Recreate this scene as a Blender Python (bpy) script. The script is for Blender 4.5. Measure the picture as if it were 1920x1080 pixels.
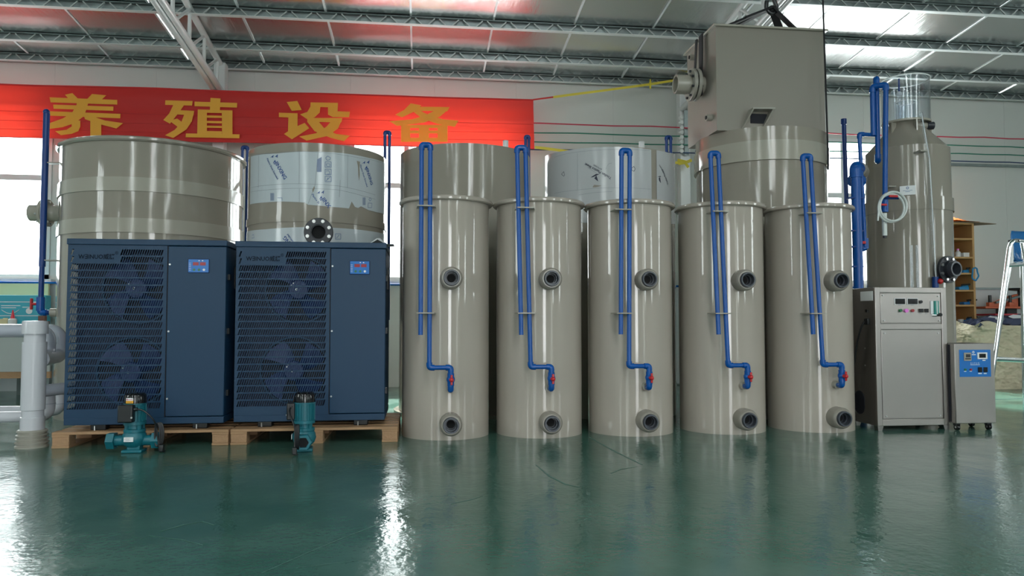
import bpy, bmesh, math, random
from mathutils import Vector, Matrix, Euler
random.seed(7)
for o in list(bpy.data.objects): bpy.data.objects.remove(o)
scene = bpy.context.scene
col = scene.collection
R = math.radians

# ------------------------------------------------------------------ camera
F_PX = 1386.0
CAM_H = 0.85
PITCH, YAW = R(2.56), R(-7.0)
cam_d = bpy.data.cameras.new('camera')
cam_d.sensor_width = 36.0
cam_d.lens = 36.0 * F_PX / 1920.0
cam_d.clip_end = 200
cam = bpy.data.objects.new('camera', cam_d)
col.objects.link(cam)
cam.location = (0, 0, CAM_H)
cam.rotation_euler = (R(90) + PITCH, 0, YAW)
scene.camera = cam

# ------------------------------------------------------------------ view, world and daylight portals
scene.view_settings.view_transform = 'Standard'
scene.view_settings.look = 'None'
scene.view_settings.gamma = 1.0
scene.view_settings.use_curve_mapping = False
scene.view_settings.exposure = 1.35
scene.cycles.use_denoising = True
scene.cycles.max_bounces = 10
scene.cycles.diffuse_bounces = 5
scene.cycles.glossy_bounces = 5
scene.cycles.transparent_max_bounces = 16
scene.cycles.sample_clamp_indirect = 6.0
world = bpy.data.worlds.new('overcast_sky')
scene.world = world
world.use_nodes = True
wn = world.node_tree
wn.nodes['Background'].inputs[0].default_value = (0.96, 0.985, 1.0, 1)
wn.nodes['Background'].inputs[1].default_value = 4.8

sun_d = bpy.data.lights.new('sun', 'SUN'); sun_d.energy = 9.0; sun_d.angle = R(4); sun_d.color = (1.0, 0.97, 0.92)
sun = bpy.data.objects.new('sun', sun_d); col.objects.link(sun)
sun.rotation_euler = (R(-46), 0, R(6))            # hazy sun behind the window wall

WALL_Y = 9.7
ROOM_X0, ROOM_X1, ROOM_Y0 = -7.6, 12.0, -8.5
SILL, HEAD = 1.36, 3.42
EAVE, SLOPE, RIDGE_Y = 4.02, 0.10, 1.0

def portal(name, loc, rot, sx, sy):
    l = bpy.data.lights.new(name, 'AREA'); l.shape = 'RECTANGLE'
    l.size, l.size_y = sx, sy
    l.cycles.is_portal = True
    o = bpy.data.objects.new(name, l); col.objects.link(o)
    o.location = loc; o.rotation_euler = rot
# ------------------------------------------------------------------ pixel -> world helpers (direction only; distance from what the thing touches)
CAM_M = Euler((R(90) + PITCH, 0, YAW)).to_matrix()
def ray(px, py):
    return CAM_M @ Vector(((px - 960) / F_PX, (540 - py) / F_PX, -1.0))
def at(px, py, Y):
    d = ray(px, py); return Vector((0, 0, CAM_H)) + d * (Y / d.y)
def gnd(px, py, Z=0.0):
    d = ray(px, py); return Vector((0, 0, CAM_H)) + d * ((Z - CAM_H) / d.z)
def atX(px, py, X):
    d = ray(px, py); return Vector((0, 0, CAM_H)) + d * (X / d.x)
def oncyl(px, py, c, r):
    d = ray(px, py); a = d.x**2 + d.y**2; b = -(d.x*c[0] + d.y*c[1]); cc = c[0]**2 + c[1]**2 - r*r
    disc = max(b*b - a*cc, 0.0)
    t = (-b - math.sqrt(disc)) / a
    return Vector((0, 0, CAM_H)) + d * t

# ------------------------------------------------------------------ materials
MATS = {}
def mat(name, color, rough=0.5, metal=0.0, spec=0.5, coat=0.0, bump=None, vary=None, trans=0.0, emit=None, aniso=None):
    """bump=(scale,strength,stretch) ; vary=(scale, amount)"""
    m = bpy.data.materials.new(name); m.use_nodes = True
    nt = m.node_tree; b = nt.nodes['Principled BSDF']
    b.inputs['Base Color'].default_value = (*color, 1)
    b.inputs['Roughness'].default_value = rough
    b.inputs['Metallic'].default_value = metal
    b.inputs['Specular IOR Level'].default_value = spec
    b.inputs['Coat Weight'].default_value = coat
    b.inputs['Coat Roughness'].default_value = 0.05
    b.inputs['Transmission Weight'].default_value = trans
    if emit:
        b.inputs['Emission Color'].default_value = (*emit[0], 1); b.inputs['Emission Strength'].default_value = emit[1]
    if bump or vary:
        tc = nt.nodes.new('ShaderNodeTexCoord')
    if bump:
        mp = nt.nodes.new('ShaderNodeMapping'); nt.links.new(tc.outputs['Object'], mp.inputs[0])
        mp.inputs['Scale'].default_value = bump[2] if len(bump) > 2 else (1, 1, 1)
        no = nt.nodes.new('ShaderNodeTexNoise'); no.inputs['Scale'].default_value = bump[0]; no.inputs['Detail'].default_value = bump[3] if len(bump) > 3 else 3
        nt.links.new(mp.outputs[0], no.inputs['Vector'])
        bp = nt.nodes.new('ShaderNodeBump'); bp.inputs['Strength'].default_value = bump[1]; bp.inputs['Distance'].default_value = bump[4] if len(bump) > 4 else 0.02
        nt.links.new(no.outputs['Fac'], bp.inputs['Height']); nt.links.new(bp.outputs[0], b.inputs['Normal'])
    if vary:
        n2 = nt.nodes.new('ShaderNodeTexNoise'); n2.inputs['Scale'].default_value = vary[0]; n2.inputs['Detail'].default_value = 4
        nt.links.new(tc.outputs['Object'], n2.inputs['Vector'])
        mx = nt.nodes.new('ShaderNodeMix'); mx.data_type = 'RGBA'
        a = vary[1]
        mx.inputs['A'].default_value = (*[c * (1 - a) for c in color], 1); mx.inputs['B'].default_value = (*[min(c * (1 + a), 1) for c in color], 1)
        nt.links.new(n2.outputs['Fac'], mx.inputs['Factor']); nt.links.new(mx.outputs['Result'], b.inputs['Base Color'])
    MATS[name] = m
    return m

def mix_transparent(name, tint, gloss_fac, rough=0.02):
    m = bpy.data.materials.new(name); m.use_nodes = True; nt = m.node_tree
    nt.nodes.remove(nt.nodes['Principled BSDF'])
    t = nt.nodes.new('ShaderNodeBsdfTransparent'); t.inputs[0].default_value = (*tint, 1)
    g = nt.nodes.new('ShaderNodeBsdfGlossy'); g.inputs['Roughness'].default_value = rough
    mx = nt.nodes.new('ShaderNodeMixShader')
    lw = nt.nodes.new('ShaderNodeLayerWeight'); lw.inputs['Blend'].default_value = 0.5
    pw_ = nt.nodes.new('ShaderNodeMath'); pw_.operation = 'POWER'; pw_.inputs[1].default_value = 3.0; nt.links.new(lw.outputs['Facing'], pw_.inputs[0])
    ma = nt.nodes.new('ShaderNodeMath'); ma.operation = 'MULTIPLY_ADD'; ma.inputs[1].default_value = gloss_fac*2; ma.inputs[2].default_value = .04; nt.links.new(pw_.outputs[0], ma.inputs[0])
    nt.links.new(ma.outputs[0], mx.inputs[0]); nt.links.new(t.outputs[0], mx.inputs[1]); nt.links.new(g.outputs[0], mx.inputs[2])
    nt.links.new(mx.outputs[0], nt.nodes['Material Output'].inputs[0])
    MATS[name] = m; return m

def cloth_translucent(name, color, tcolor, fac):
    m = bpy.data.materials.new(name); m.use_nodes = True; nt = m.node_tree
    b = nt.nodes['Principled BSDF']; b.inputs['Base Color'].default_value = (*color, 1); b.inputs['Roughness'].default_value = 0.55
    t = nt.nodes.new('ShaderNodeBsdfTranslucent'); t.inputs[0].default_value = (*tcolor, 1)
    mx = nt.nodes.new('ShaderNodeMixShader'); mx.inputs[0].default_value = fac
    nt.links.new(b.outputs[0], mx.inputs[1]); nt.links.new(t.outputs[0], mx.inputs[2])
    nt.links.new(mx.outputs[0], nt.nodes['Material Output'].inputs[0])
    MATS[name] = m; return m

mat('pp_sheet', (0.255, 0.230, 0.195), 0.36, spec=0.4)
mat('pp_tank', (0.30, 0.270, 0.226), 0.07, spec=0.5, bump=(2.2, 0.05, (1, 1, 1), 1), vary=(0.8, 0.04))
mat('pp_filter', (0.42, 0.372, 0.322), 0.06, spec=0.5, bump=(3.0, 0.06, (1, 1, 0.8), 1), vary=(0.9, 0.03))
mat('pp_light', (0.38, 0.355, 0.30), 0.12, bump=(2, 0.1))
mat('pp_socket', (0.27, 0.245, 0.21), 0.22)
mat('pp_fit', (0.33, 0.31, 0.265), 0.3)
mat('film_blue', (0.52, 0.57, 0.60), 0.14, bump=(5, 0.12, (1, 1, 1), 3))
mat('film_grey', (0.47, 0.48, 0.49), 0.14, bump=(4, 0.10, (1, 1, 1), 3))
mat('ink_blue', (0.02, 0.07, 0.25), 0.4)
mat('ink_pale', (0.16, 0.22, 0.36), 0.4)
mat('ink_dark', (0.012, 0.014, 0.04), 0.4)
mat('ink_line', (0.22, 0.24, 0.27), 0.4)
mat('navy', (0.008, 0.040, 0.092), 0.45, spec=0.4, bump=(220, 0.05))
mat('navy_dark', (0.005, 0.013, 0.04), 0.6)
mat('navy_fan', (0.012, 0.03, 0.12), 0.45)
mat('fan_hole', (0.006, 0.007, 0.014), 0.7)
mat('logo_dark', (0.004, 0.006, 0.014), 0.7, spec=0.1)
mat('blue_pipe', (0.002, 0.080, 0.34), 0.25, spec=0.35)
mat('blue_dark', (0.003, 0.04, 0.20), 0.3, spec=0.35)
mat('red_valve', (0.50, 0.015, 0.02), 0.35)
mat('grey_union', (0.055, 0.062, 0.078), 0.35)
mat('dark_flange', (0.022, 0.024, 0.032), 0.4)
mat('bolt', (0.62, 0.62, 0.62), 0.3, 0.9)
mat('hole', (0.004, 0.004, 0.005), 0.8)
mat('pvc_white', (0.56, 0.56, 0.60), 0.25)
mat('pvc_grey', (0.40, 0.42, 0.48), 0.25)
mat('wood', (0.40, 0.235, 0.125), 0.7, bump=(30, 0.3, (1, 8, 8)), vary=(7, 0.25))
mat('wood_block', (0.40, 0.235, 0.13), 0.8, bump=(60, 0.4), vary=(40, 0.2))
mat('wood_shelf', (0.50, 0.28, 0.11), 0.6, vary=(5, 0.15))
mat('teal_pump', (0.006, 0.135, 0.175), 0.38, bump=(60, 0.08))
mat('black_plastic', (0.010, 0.011, 0.013), 0.35)
mat('black_gloss', (0.006, 0.006, 0.007), 0.12)
mat('steel', (0.46, 0.42, 0.40), 0.30, 1.0, bump=(60, 0.03, (1, 1, 25)), vary=(3, 0.05))
mat('steel_shaded', (0.30, 0.285, 0.27), 0.32, 1.0, bump=(60, 0.03, (1, 1, 25)))  # darker copy of steel; shade on the cabinet flanks is put into its colour
mat('chrome', (0.85, 0.86, 0.88), 0.10, 1.0)
mat('galv', (0.30, 0.34, 0.34), 0.42, 0.8, vary=(9, 0.25))
mat('lattice', (0.46, 0.48, 0.47), 0.45, 0.6)
mat('galv_dark', (0.17, 0.20, 0.20), 0.45, 0.6)
mat('galv_flange', (0.72, 0.75, 0.75), 0.4, 0.35)
mat('white_steel', (0.70, 0.70, 0.70), 0.35, 0.2)
mat('wall_panel', (0.62, 0.63, 0.605), 0.45, vary=(0.5, 0.02))
mat('wall_dado', (0.60, 0.64, 0.66), 0.55, vary=(0.8, 0.04))
mat('trim_white', (0.75, 0.76, 0.76), 0.4)
mat('frame_white', (0.70, 0.72, 0.73), 0.4)
mat('tape_white', (0.80, 0.82, 0.83), 0.35, 0.3)
mat('red_wire', (0.55, 0.04, 0.08), 0.5)
mat('green_wire', (0.03, 0.20, 0.14), 0.5)
mat('dark_wire', (0.03, 0.06, 0.14), 0.5)
mat('yellow_ribbon', (0.75, 0.60, 0.05), 0.5)
mat('red_cloth', (0.60, 0.02, 0.02), 0.6)
mat('strap_black', (0.008, 0.008, 0.010), 0.7)
mat('white_plastic', (0.75, 0.75, 0.74), 0.35)
mat('label_white', (0.78, 0.79, 0.80), 0.4)
mat('label_orange', (0.85, 0.42, 0.02), 0.4)
mat('panel_blue', (0.01, 0.16, 0.52), 0.3)
mat('panel_edge', (0.01, 0.03, 0.12), 0.4)
mat('led_red', (0.35, 0.02, 0.03), 0.3)
mat('green_button', (0.02, 0.16, 0.06), 0.3)
mat('pink_lamp', (0.75, 0.20, 0.65), 0.3)
mat('teal_scale', (0.02, 0.26, 0.22), 0.2)
mat('turquoise', (0.04, 0.40, 0.52), 0.4, vary=(3, 0.2))
mat('cream', (0.70, 0.62, 0.36), 0.6)
mat('red_tip', (0.75, 0.03, 0.06), 0.4)
mat('brown', (0.16, 0.07, 0.05), 0.6)
mat('dark_green', (0.03, 0.07, 0.07), 0.5)
mat('bench_grey', (0.40, 0.42, 0.41), 0.6)
mat('cardboard', (0.24, 0.18, 0.11), 0.7)
mat('orange_net', (0.85, 0.20, 0.03), 0.6)
mat('sky_blue', (0.02, 0.26, 0.55), 0.4)
mat('chair_blue', (0.01, 0.15, 0.42), 0.18)
mat('press_orange', (0.55, 0.12, 0.05), 0.4)
mat('press_red', (0.60, 0.04, 0.06), 0.4)
mat('sack', (0.62, 0.54, 0.38), 0.55, bump=(6, 1.0, (1, 1, 1.6), 2, 0.10), vary=(4, 0.15))
mat('sack_dark', (0.05, 0.06, 0.12), 0.5)
mat('paper', (0.75, 0.75, 0.78), 0.5)
mat('hose_clear', (0.62, 0.66, 0.64), 0.25)
mix_transparent('window_glass', (0.96, 0.99, 0.98), 0.12)
mix_transparent('acrylic', (0.93, 0.95, 0.97), 0.35, 0.03)
cloth_translucent('banner_red', (0.60, 0.020, 0.02), (0.85, 0.05, 0.025), 0.28)
cloth_translucent('banner_yellow', (0.92, 0.46, 0.045), (0.95, 0.40, 0.02), 0.20)

# floor: glossy green epoxy with scuffs and an uneven surface
m = mat('floor_epoxy', (0.022, 0.115, 0.085), 0.16, spec=0.55)
nt = m.node_tree; b = nt.nodes['Principled BSDF']
tc = nt.nodes.new('ShaderNodeTexCoord')
def noise(scale, detail=4, rough=0.55, stretch=None):
    n = nt.nodes.new('ShaderNodeTexNoise'); n.inputs['Scale'].default_value = scale; n.inputs['Detail'].default_value = detail; n.inputs['Roughness'].default_value = rough
    if stretch:
        mp = nt.nodes.new('ShaderNodeMapping'); mp.inputs['Scale'].default_value = stretch; nt.links.new(tc.outputs['Object'], mp.inputs[0]); nt.links.new(mp.outputs[0], n.inputs['Vector'])
    else: nt.links.new(tc.outputs['Object'], n.inputs['Vector'])
    return n
n1 = noise(1.3, 6); cr = nt.nodes.new('ShaderNodeValToRGB')
cr.color_ramp.elements[0].position = 0.30; cr.color_ramp.elements[0].color = (0.030, 0.108, 0.082, 1)
cr.color_ramp.elements[1].position = 0.72; cr.color_ramp.elements[1].color = (0.085, 0.170, 0.138, 1)
nt.links.new(n1.outputs['Fac'], cr.inputs[0]); nt.links.new(cr.outputs[0], b.inputs['Base Color'])
n2 = noise(2.6, 6, 0.6); mr = nt.nodes.new('ShaderNodeMapRange'); mr.inputs['From Min'].default_value = 0.3; mr.inputs['From Max'].default_value = 0.75
mr.inputs['To Min'].default_value = 0.10; mr.inputs['To Max'].default_value = 0.24
nt.links.new(n2.outputs['Fac'], mr.inputs['Value']); nt.links.new(mr.outputs[0], b.inputs['Roughness'])
n3 = noise(7.0, 3, 0.5, (1.0, 0.7, 1)); n4 = noise(34.0, 2, 0.5)
ad = nt.nodes.new('ShaderNodeMath'); ad.operation = 'MULTIPLY_ADD'; ad.inputs[1].default_value = 0.42
nt.links.new(n4.outputs['Fac'], ad.inputs[0]); nt.links.new(n3.outputs['Fac'], ad.inputs[2])
bp = nt.nodes.new('ShaderNodeBump'); bp.inputs['Strength'].default_value = 0.16; bp.inputs['Distance'].default_value = 0.02
nt.links.new(ad.outputs[0], bp.inputs['Height']); nt.links.new(bp.outputs[0], b.inputs['Normal'])

# foil: shiny insulation lining with fine creases running down the slope
m = mat('foil', (0.72, 0.73, 0.72), 0.22, 1.0)
nt = m.node_tree; b = nt.nodes['Principled BSDF']; tc = nt.nodes.new('ShaderNodeTexCoord')
n1 = noise(9.0, 4, 0.6, (3.0, 0.5, 1)); n2 = noise(1.2, 2)
ad = nt.nodes.new('ShaderNodeMath'); ad.operation = 'MULTIPLY_ADD'; ad.inputs[1].default_value = 0.35
nt.links.new(n1.outputs['Fac'], ad.inputs[0]); nt.links.new(n2.outputs['Fac'], ad.inputs[2])
bp = nt.nodes.new('ShaderNodeBump'); bp.inputs['Strength'].default_value = 0.28; bp.inputs['Distance'].default_value = 0.03
nt.links.new(ad.outputs[0], bp.inputs['Height']); nt.links.new(bp.outputs[0], b.inputs['Normal'])

# ------------------------------------------------------------------ mesh helpers
class MB:
    def __init__(s): s.v = []; s.f = []
    def add(s, verts, faces):
        n = len(s.v); s.v += [Vector(p) for p in verts]; s.f += [tuple(i + n for i in f) for f in faces]; return s
    def box(s, c, d, rot=None):
        hx, hy, hz = d[0]/2, d[1]/2, d[2]/2
        pts = [Vector((x, y, z)) for z in (-hz, hz) for y in (-hy, hy) for x in (-hx, hx)]
        if rot is not None: pts = [rot @ p for p in pts]
        c = Vector(c)
        return s.add([c + p for p in pts], [(0,2,3,1),(4,5,7,6),(0,1,5,4),(2,6,7,3),(0,4,6,2),(1,3,7,5)])
    def bb(s, x0, x1, y0, y1, z0, z1):
        return s.box(((x0+x1)/2, (y0+y1)/2, (z0+z1)/2), (abs(x1-x0), abs(y1-y0), abs(z1-z0)))
    def bar(s, p0, p1, w, h, up=Vector((0,0,1))):
        p0, p1 = Vector(p0), Vector(p1); d = p1 - p0; L = d.length; x = d.normalized()
        y = Vector(up).cross(x)
        if y.length < 1e-4: y = Vector((0,1,0)).cross(x)
        y.normalize(); z = x.cross(y)
        rot = Matrix((x, y, z)).transposed()
        return s.box((p0+p1)/2, (L, w, h), rot)
    def cyl(s, p0, p1, r, seg=20, r2=None, caps=True):
        p0, p1 = Vector(p0), Vector(p1); x = (p1-p0).normalized()
        a = Vector((0,0,1)) if abs(x.z) < 0.9 else Vector((1,0,0))
        u = x.cross(a).normalized(); w = x.cross(u); r2 = r if r2 is None else r2
        pts = []
        for p, rr in ((p0, r), (p1, r2)):
            for i in range(seg):
                t = 2*math.pi*i/seg; pts.append(p + (u*math.cos(t) + w*math.sin(t))*rr)
        fs = [(i, (i+1) % seg, seg+(i+1) % seg, seg+i) for i in range(seg)]
        if caps: fs += [tuple(reversed(range(seg))), tuple(range(seg, 2*seg))]
        return s.add(pts, fs)
    def ring(s, p0, p1, ro, ri, seg=28):
        """open pipe: a hollow cylinder with wall thickness"""
        return s.revolve(p0, p1, [(0, ro), (1, ro), (1, ri), (0, ri)], seg, True)
    def revolve(s, p0, p1, prof, seg=28, closed=False):
        """prof: (t along p0->p1 in 0..1 or metres if abs, radius)"""
        p0, p1 = Vector(p0), Vector(p1); d = p1-p0; x = d.normalized()
        a = Vector((0,0,1)) if abs(x.z) < 0.9 else Vector((1,0,0))
        u = x.cross(a).normalized(); w = x.cross(u)
        pts = []
        for t, r in prof:
            for i in range(seg):
                an = 2*math.pi*i/seg; pts.append(p0 + d*t + (u*math.cos(an) + w*math.sin(an))*r)
        n = len(prof); fs = []
        for k in range(n if closed else n-1):
            k2 = (k+1) % n
            for i in range(seg):
                j = (i+1) % seg; fs.append((k*seg+i, k*seg+j, k2*seg+j, k2*seg+i))
        return s.add(pts, fs)
    def lathe(s, c, prof, seg=96, closed=False):
        """prof list of (r, z); vertical axis through c"""
        pts = []
        for r, z in prof:
            for i in range(seg):
                an = 2*math.pi*i/seg; pts.append((c[0]+r*math.cos(an), c[1]+r*math.sin(an), z))
        n = len(prof); fs = []
        for k in range(n if closed else n-1):
            k2 = (k+1) % n
            for i in range(seg):
                j = (i+1) % seg; fs.append((k*seg+i, k*seg+j, k2*seg+j, k2*seg+i))
        return s.add(pts, fs)
    def tube(s, pts, r, seg=12, bend=0.0, nb=5, caps=True, closed=False):
        P = [Vector(p) for p in pts]
        if bend > 0:
            Q = [P[0]]
            for i in range(1, len(P)-1):
                a, b_, c = P[i-1], P[i], P[i+1]
                d1 = (a-b_); d2 = (c-b_); L = min(bend, d1.length*0.49, d2.length*0.49)
                q0 = b_ + d1.normalized()*L; q1 = b_ + d2.normalized()*L
                for k in range(nb+1):
                    t = k/nb; Q.append(q0*(1-t)**2 + b_*2*t*(1-t) + q1*t*t)
            Q.append(P[-1]); P = Q
        n = len(P); T = []
        for i in range(n):
            if closed: T.append((P[(i+1) % n]-P[i-1]).normalized())
            else: T.append((P[min(i+1, n-1)]-P[max(i-1, 0)]).normalized())
        a = Vector((0,0,1)) if abs(T[0].z) < 0.9 else Vector((1,0,0))
        u = T[0].cross(a).normalized(); V = []
        for i in range(n):
            u = (u - T[i]*u.dot(T[i])).normalized(); w = T[i].cross(u)
            for k in range(seg):
                an = 2*math.pi*k/seg; V.append(P[i] + (u*math.cos(an) + w*math.sin(an))*r)
        fs = []
        for i in range(n if closed else n-1):
            i2 = (i+1) % n
            for k in range(seg):
                k2 = (k+1) % seg; fs.append((i*seg+k, i*seg+k2, i2*seg+k2, i2*seg+k))
        if caps and not closed: fs += [tuple(reversed(range(seg))), tuple(range((n-1)*seg, n*seg))]
        return s.add(V, fs)
    def prism(s, poly, fn, th):
        """poly 2-D outline -> fn(a,b,depth) world; solid of thickness th"""
        n = len(poly)
        pts = [fn(a, b_, 0) for a, b_ in poly] + [fn(a, b_, th) for a, b_ in poly]
        fs = [tuple(range(n)), tuple(reversed(range(n, 2*n)))] + [(i, n+i, n+(i+1) % n, (i+1) % n) for i in range(n)]
        return s.add(pts, fs)
    def sphere(s, c, r, seg=16, rings=10, sc=(1,1,1)):
        c = Vector(c); pts = []; fs = []
        for k in range(rings+1):
            ph = math.pi*k/rings
            for i in range(seg):
                th = 2*math.pi*i/seg
                pts.append(c + Vector((r*sc[0]*math.sin(ph)*math.cos(th), r*sc[1]*math.sin(ph)*math.sin(th), r*sc[2]*math.cos(ph))))
        for k in range(rings):
            for i in range(seg):
                j = (i+1) % seg; fs.append((k*seg+i, (k+1)*seg+i, (k+1)*seg+j, k*seg+j))
        return s.add(pts, fs)
    def build(s, name, m, parent=None, bevel=0.0, smooth=True, origin=None, seg=2):
        off = Vector((0,0,0))
        if parent is not None:
            off = Vector(parent.get('_base', (0,0,0)))
        elif origin is not None: off = Vector(origin)
        me = bpy.data.meshes.new(name)
        me.from_pydata([v - off for v in s.v], [], s.f)
        me.materials.append(MATS[m] if isinstance(m, str) else m)
        bm = bmesh.new(); bm.from_mesh(me); bmesh.ops.recalc_face_normals(bm, faces=bm.faces); bm.to_mesh(me); bm.free()
        if smooth:
            me.polygons.foreach_set('use_smooth', [True]*len(me.polygons)); me.set_sharp_from_angle(angle=R(35))
        o = bpy.data.objects.new(name, me); col.objects.link(o)
        if parent is not None:
            o.parent = parent; o['_base'] = tuple(off)
        else:
            o.location = off; o['_base'] = tuple(off)
        if bevel:
            md = o.modifiers.new('bevel', 'BEVEL'); md.width = bevel; md.segments = seg; md.limit_method = 'ANGLE'
        return o

def tag(o, label=None, cat=None, group=None, kind=None):
    if label: o['label'] = label
    if cat: o['category'] = cat
    if group: o['group'] = group
    if kind: o['kind'] = kind
    return o
def thing(name, base, label, cat, group=None, kind=None):
    o = bpy.data.objects.new(name, None); col.objects.link(o); o.empty_display_size = 0.1
    o.location = Vector(base); o['_base'] = tuple(Vector(base))
    return tag(o, label, cat, group, kind)
def copy_tree(o, parent=None):
    c = o.copy(); col.objects.link(c)
    if parent is not None: c.parent = parent
    for ch in list(o.children): copy_tree(ch, c)
    return c
def dup_part(o, dx):
    c = o.copy(); col.objects.link(c); c.location = o.location + Vector(dx); return c

_txt = {}
def text_geo(body, size=1.0, offset=0.0):
    """flat lettering as (verts2d, faces); origin left baseline"""
    k = (body, offset)
    if k not in _txt:
        cu = bpy.data.curves.new('lettering', 'FONT'); cu.body = body; cu.size = 1.0; cu.offset = offset; cu.resolution_u = 2; cu.fill_mode = 'FRONT'
        ob = bpy.data.objects.new('lettering', cu); col.objects.link(ob)
        dg = bpy.context.evaluated_depsgraph_get(); me = bpy.data.meshes.new_from_object(ob.evaluated_get(dg))
        _txt[k] = ([tuple(v.co[:2]) for v in me.vertices], [tuple(p.vertices) for p in me.polygons])
        bpy.data.objects.remove(ob); bpy.data.curves.remove(cu); bpy.data.meshes.remove(me)
    v, f = _txt[k]
    return [(a*size, b_*size) for a, b_ in v], f
def put_text(mb, body, size, fn, offset=0.0, center=False, sx=1.0):
    v, f = text_geo(body, size, offset)
    if not v: return
    cx = (min(p[0] for p in v) + max(p[0] for p in v))/2 if center else 0
    mb.add([fn((a-cx)*sx, b_) for a, b_ in v], f)
def front_fn(c):
    """text plane facing -Y at point c"""
    c = Vector(c); return lambda a, b_: c + Vector((a, 0, b_))

# ================================================================== THE SETTING
tag(MB().bb(ROOM_X0, ROOM_X1, ROOM_Y0, WALL_Y, -0.12, 0.0).build('floor', 'floor_epoxy'), kind='structure')

PUR_H = 0.10
Z0 = at(960, 151, WALL_Y - 0.10).z
def zroof(y):       # underside of the purlins
    return Z0 + SLOPE*(WALL_Y - 0.10 - (y if y > RIDGE_Y else 2*RIDGE_Y - y))
def ray_roof(px, py):
    d = ray(px, py); n = Vector((0, SLOPE, 1)); p0 = Vector((0, WALL_Y - 0.10, Z0)); c = Vector((0, 0, CAM_H))
    return c + d*((p0-c).dot(n)/d.dot(n))
WTOP = Z0 + PUR_H + 0.03

WX = [(at(-260, 400, WALL_Y).x, at(96, 400, WALL_Y).x), (at(655, 400, WALL_Y).x, at(968, 400, WALL_Y).x), (at(1498, 400, WALL_Y).x, at(1745, 400, WALL_Y).x)]

def window(name, p, ux, w, h, inward, nm=2, transom=0.61):
    """p lower-left corner on the wall face, ux unit along wall, inward unit into the room"""
    t = thing(name, p, None, None, kind='structure'); p = Vector(p); ux = Vector(ux); iw = Vector(inward); uz = Vector((0,0,1))
    def slab(a0, a1, z0, z1, d0, d1):
        c = p + ux*((a0+a1)/2) + uz*((z0+z1)/2) + iw*((d0+d1)/2)
        dx = abs(a1-a0); dz = abs(z1-z0); dd = abs(d1-d0)
        return (c, (dx, dd, dz) if abs(ux.x) > 0.5 else (dd, dx, dz))
    fr = MB(); fw = 0.06
    for s_ in (slab(0, w, 0, fw, -.07, .02), slab(0, w, h-fw, h, -.07, .02), slab(0, fw, 0, h, -.07, .02), slab(w-fw, w, 0, h, -.07, .02)):
        fr.box(*s_)
    fr.build('window_frame', 'frame_white', t)
    zt = h*transom
    MB().box(*slab(0, w, zt-.035, zt+.035, -.06, .01)).build('transom', 'frame_white', t)
    for k in range(1, nm+1):
        MB().box(*slab(w*k/(nm+1)-.03, w*k/(nm+1)+.03, 0, h, -.06, .005)).build('mullion', 'frame_white', t)
    for k in range(nm+1):
        for z0, z1 in ((fw, zt-.035), (zt+.035, h-fw)):
            MB().box(*slab(w*k/(nm+1)+.03, w*(k+1)/(nm+1)-.03, z0, z1, -.035, -.030)).build('pane', 'window_glass', t)
    MB().box(*slab(-.06, w+.06, -.04, .0, -.10, .09)).build('window_sill', 'trim_white', t)

def wall_with_openings(name, horiz, pos, a0, a1, top, opens, thick, sign, panel=1.15):
    """opens: (a0,a1,z0,z1). horiz True: wall along X at y=pos, else along Y at x=pos; sign = outward direction"""
    t = thing(name, (0, pos, 0) if horiz else (pos, 0, 0), None, None, kind='structure')
    def piece(nm, b0, b1, z0, z1, m, d0=0.0, bev=0.004):
        y0, y1 = pos + sign*d0, pos + sign*(d0+thick)
        if horiz: o = MB().bb(b0, b1, min(y0,y1), max(y0,y1), z0, z1)
        else: o = MB().bb(min(y0,y1), max(y0,y1), b0, b1, z0, z1)
        o.build(nm, m, t, bevel=bev, smooth=False)
    cuts = sorted({a0, a1} | {o[0] for o in opens} | {o[1] for o in opens})
    for b0, b1 in zip(cuts[:-1], cuts[1:]):
        op = next((o for o in opens if o[0] <= b0+1e-6 and o[1] >= b1-1e-6), None)
        if op is None or op[2] > 0.5:
            piece('dado_wall', b0, b1, 0, SILL-0.03, 'wall_dado', 0.0, 0.0)
            if op is not None and op[2] > SILL - 0.03: piece('dado_wall', b0, b1, SILL-0.03, op[2], 'wall_dado', 0.0, 0.0)
        n = max(1, round((b1-b0)/panel)); w = (b1-b0)/n
        for k in range(n):
            if op is None: piece('wall_panel', b0+k*w, b0+(k+1)*w, SILL-0.03, top, 'wall_panel')
            else: piece('wall_panel', b0+k*w, b0+(k+1)*w, op[3], top, 'wall_panel')
    return t

ops = [(a, b_, SILL, HEAD) for a, b_ in WX]
wall_with_openings('wall_back', True, WALL_Y, ROOM_X0, ROOM_X1, WTOP, ops, 0.12, 1)
for i, (a, b_) in enumerate(WX):
    window(f'window_{i+1}', (a, WALL_Y, SILL), (1,0,0), b_-a, HEAD-SILL, (0,-1,0))
    portal('window_daylight', ((a+b_)/2, WALL_Y+0.13, (SILL+HEAD)/2), (R(-90), 0, 0), b_-a, HEAD-SILL)
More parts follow.
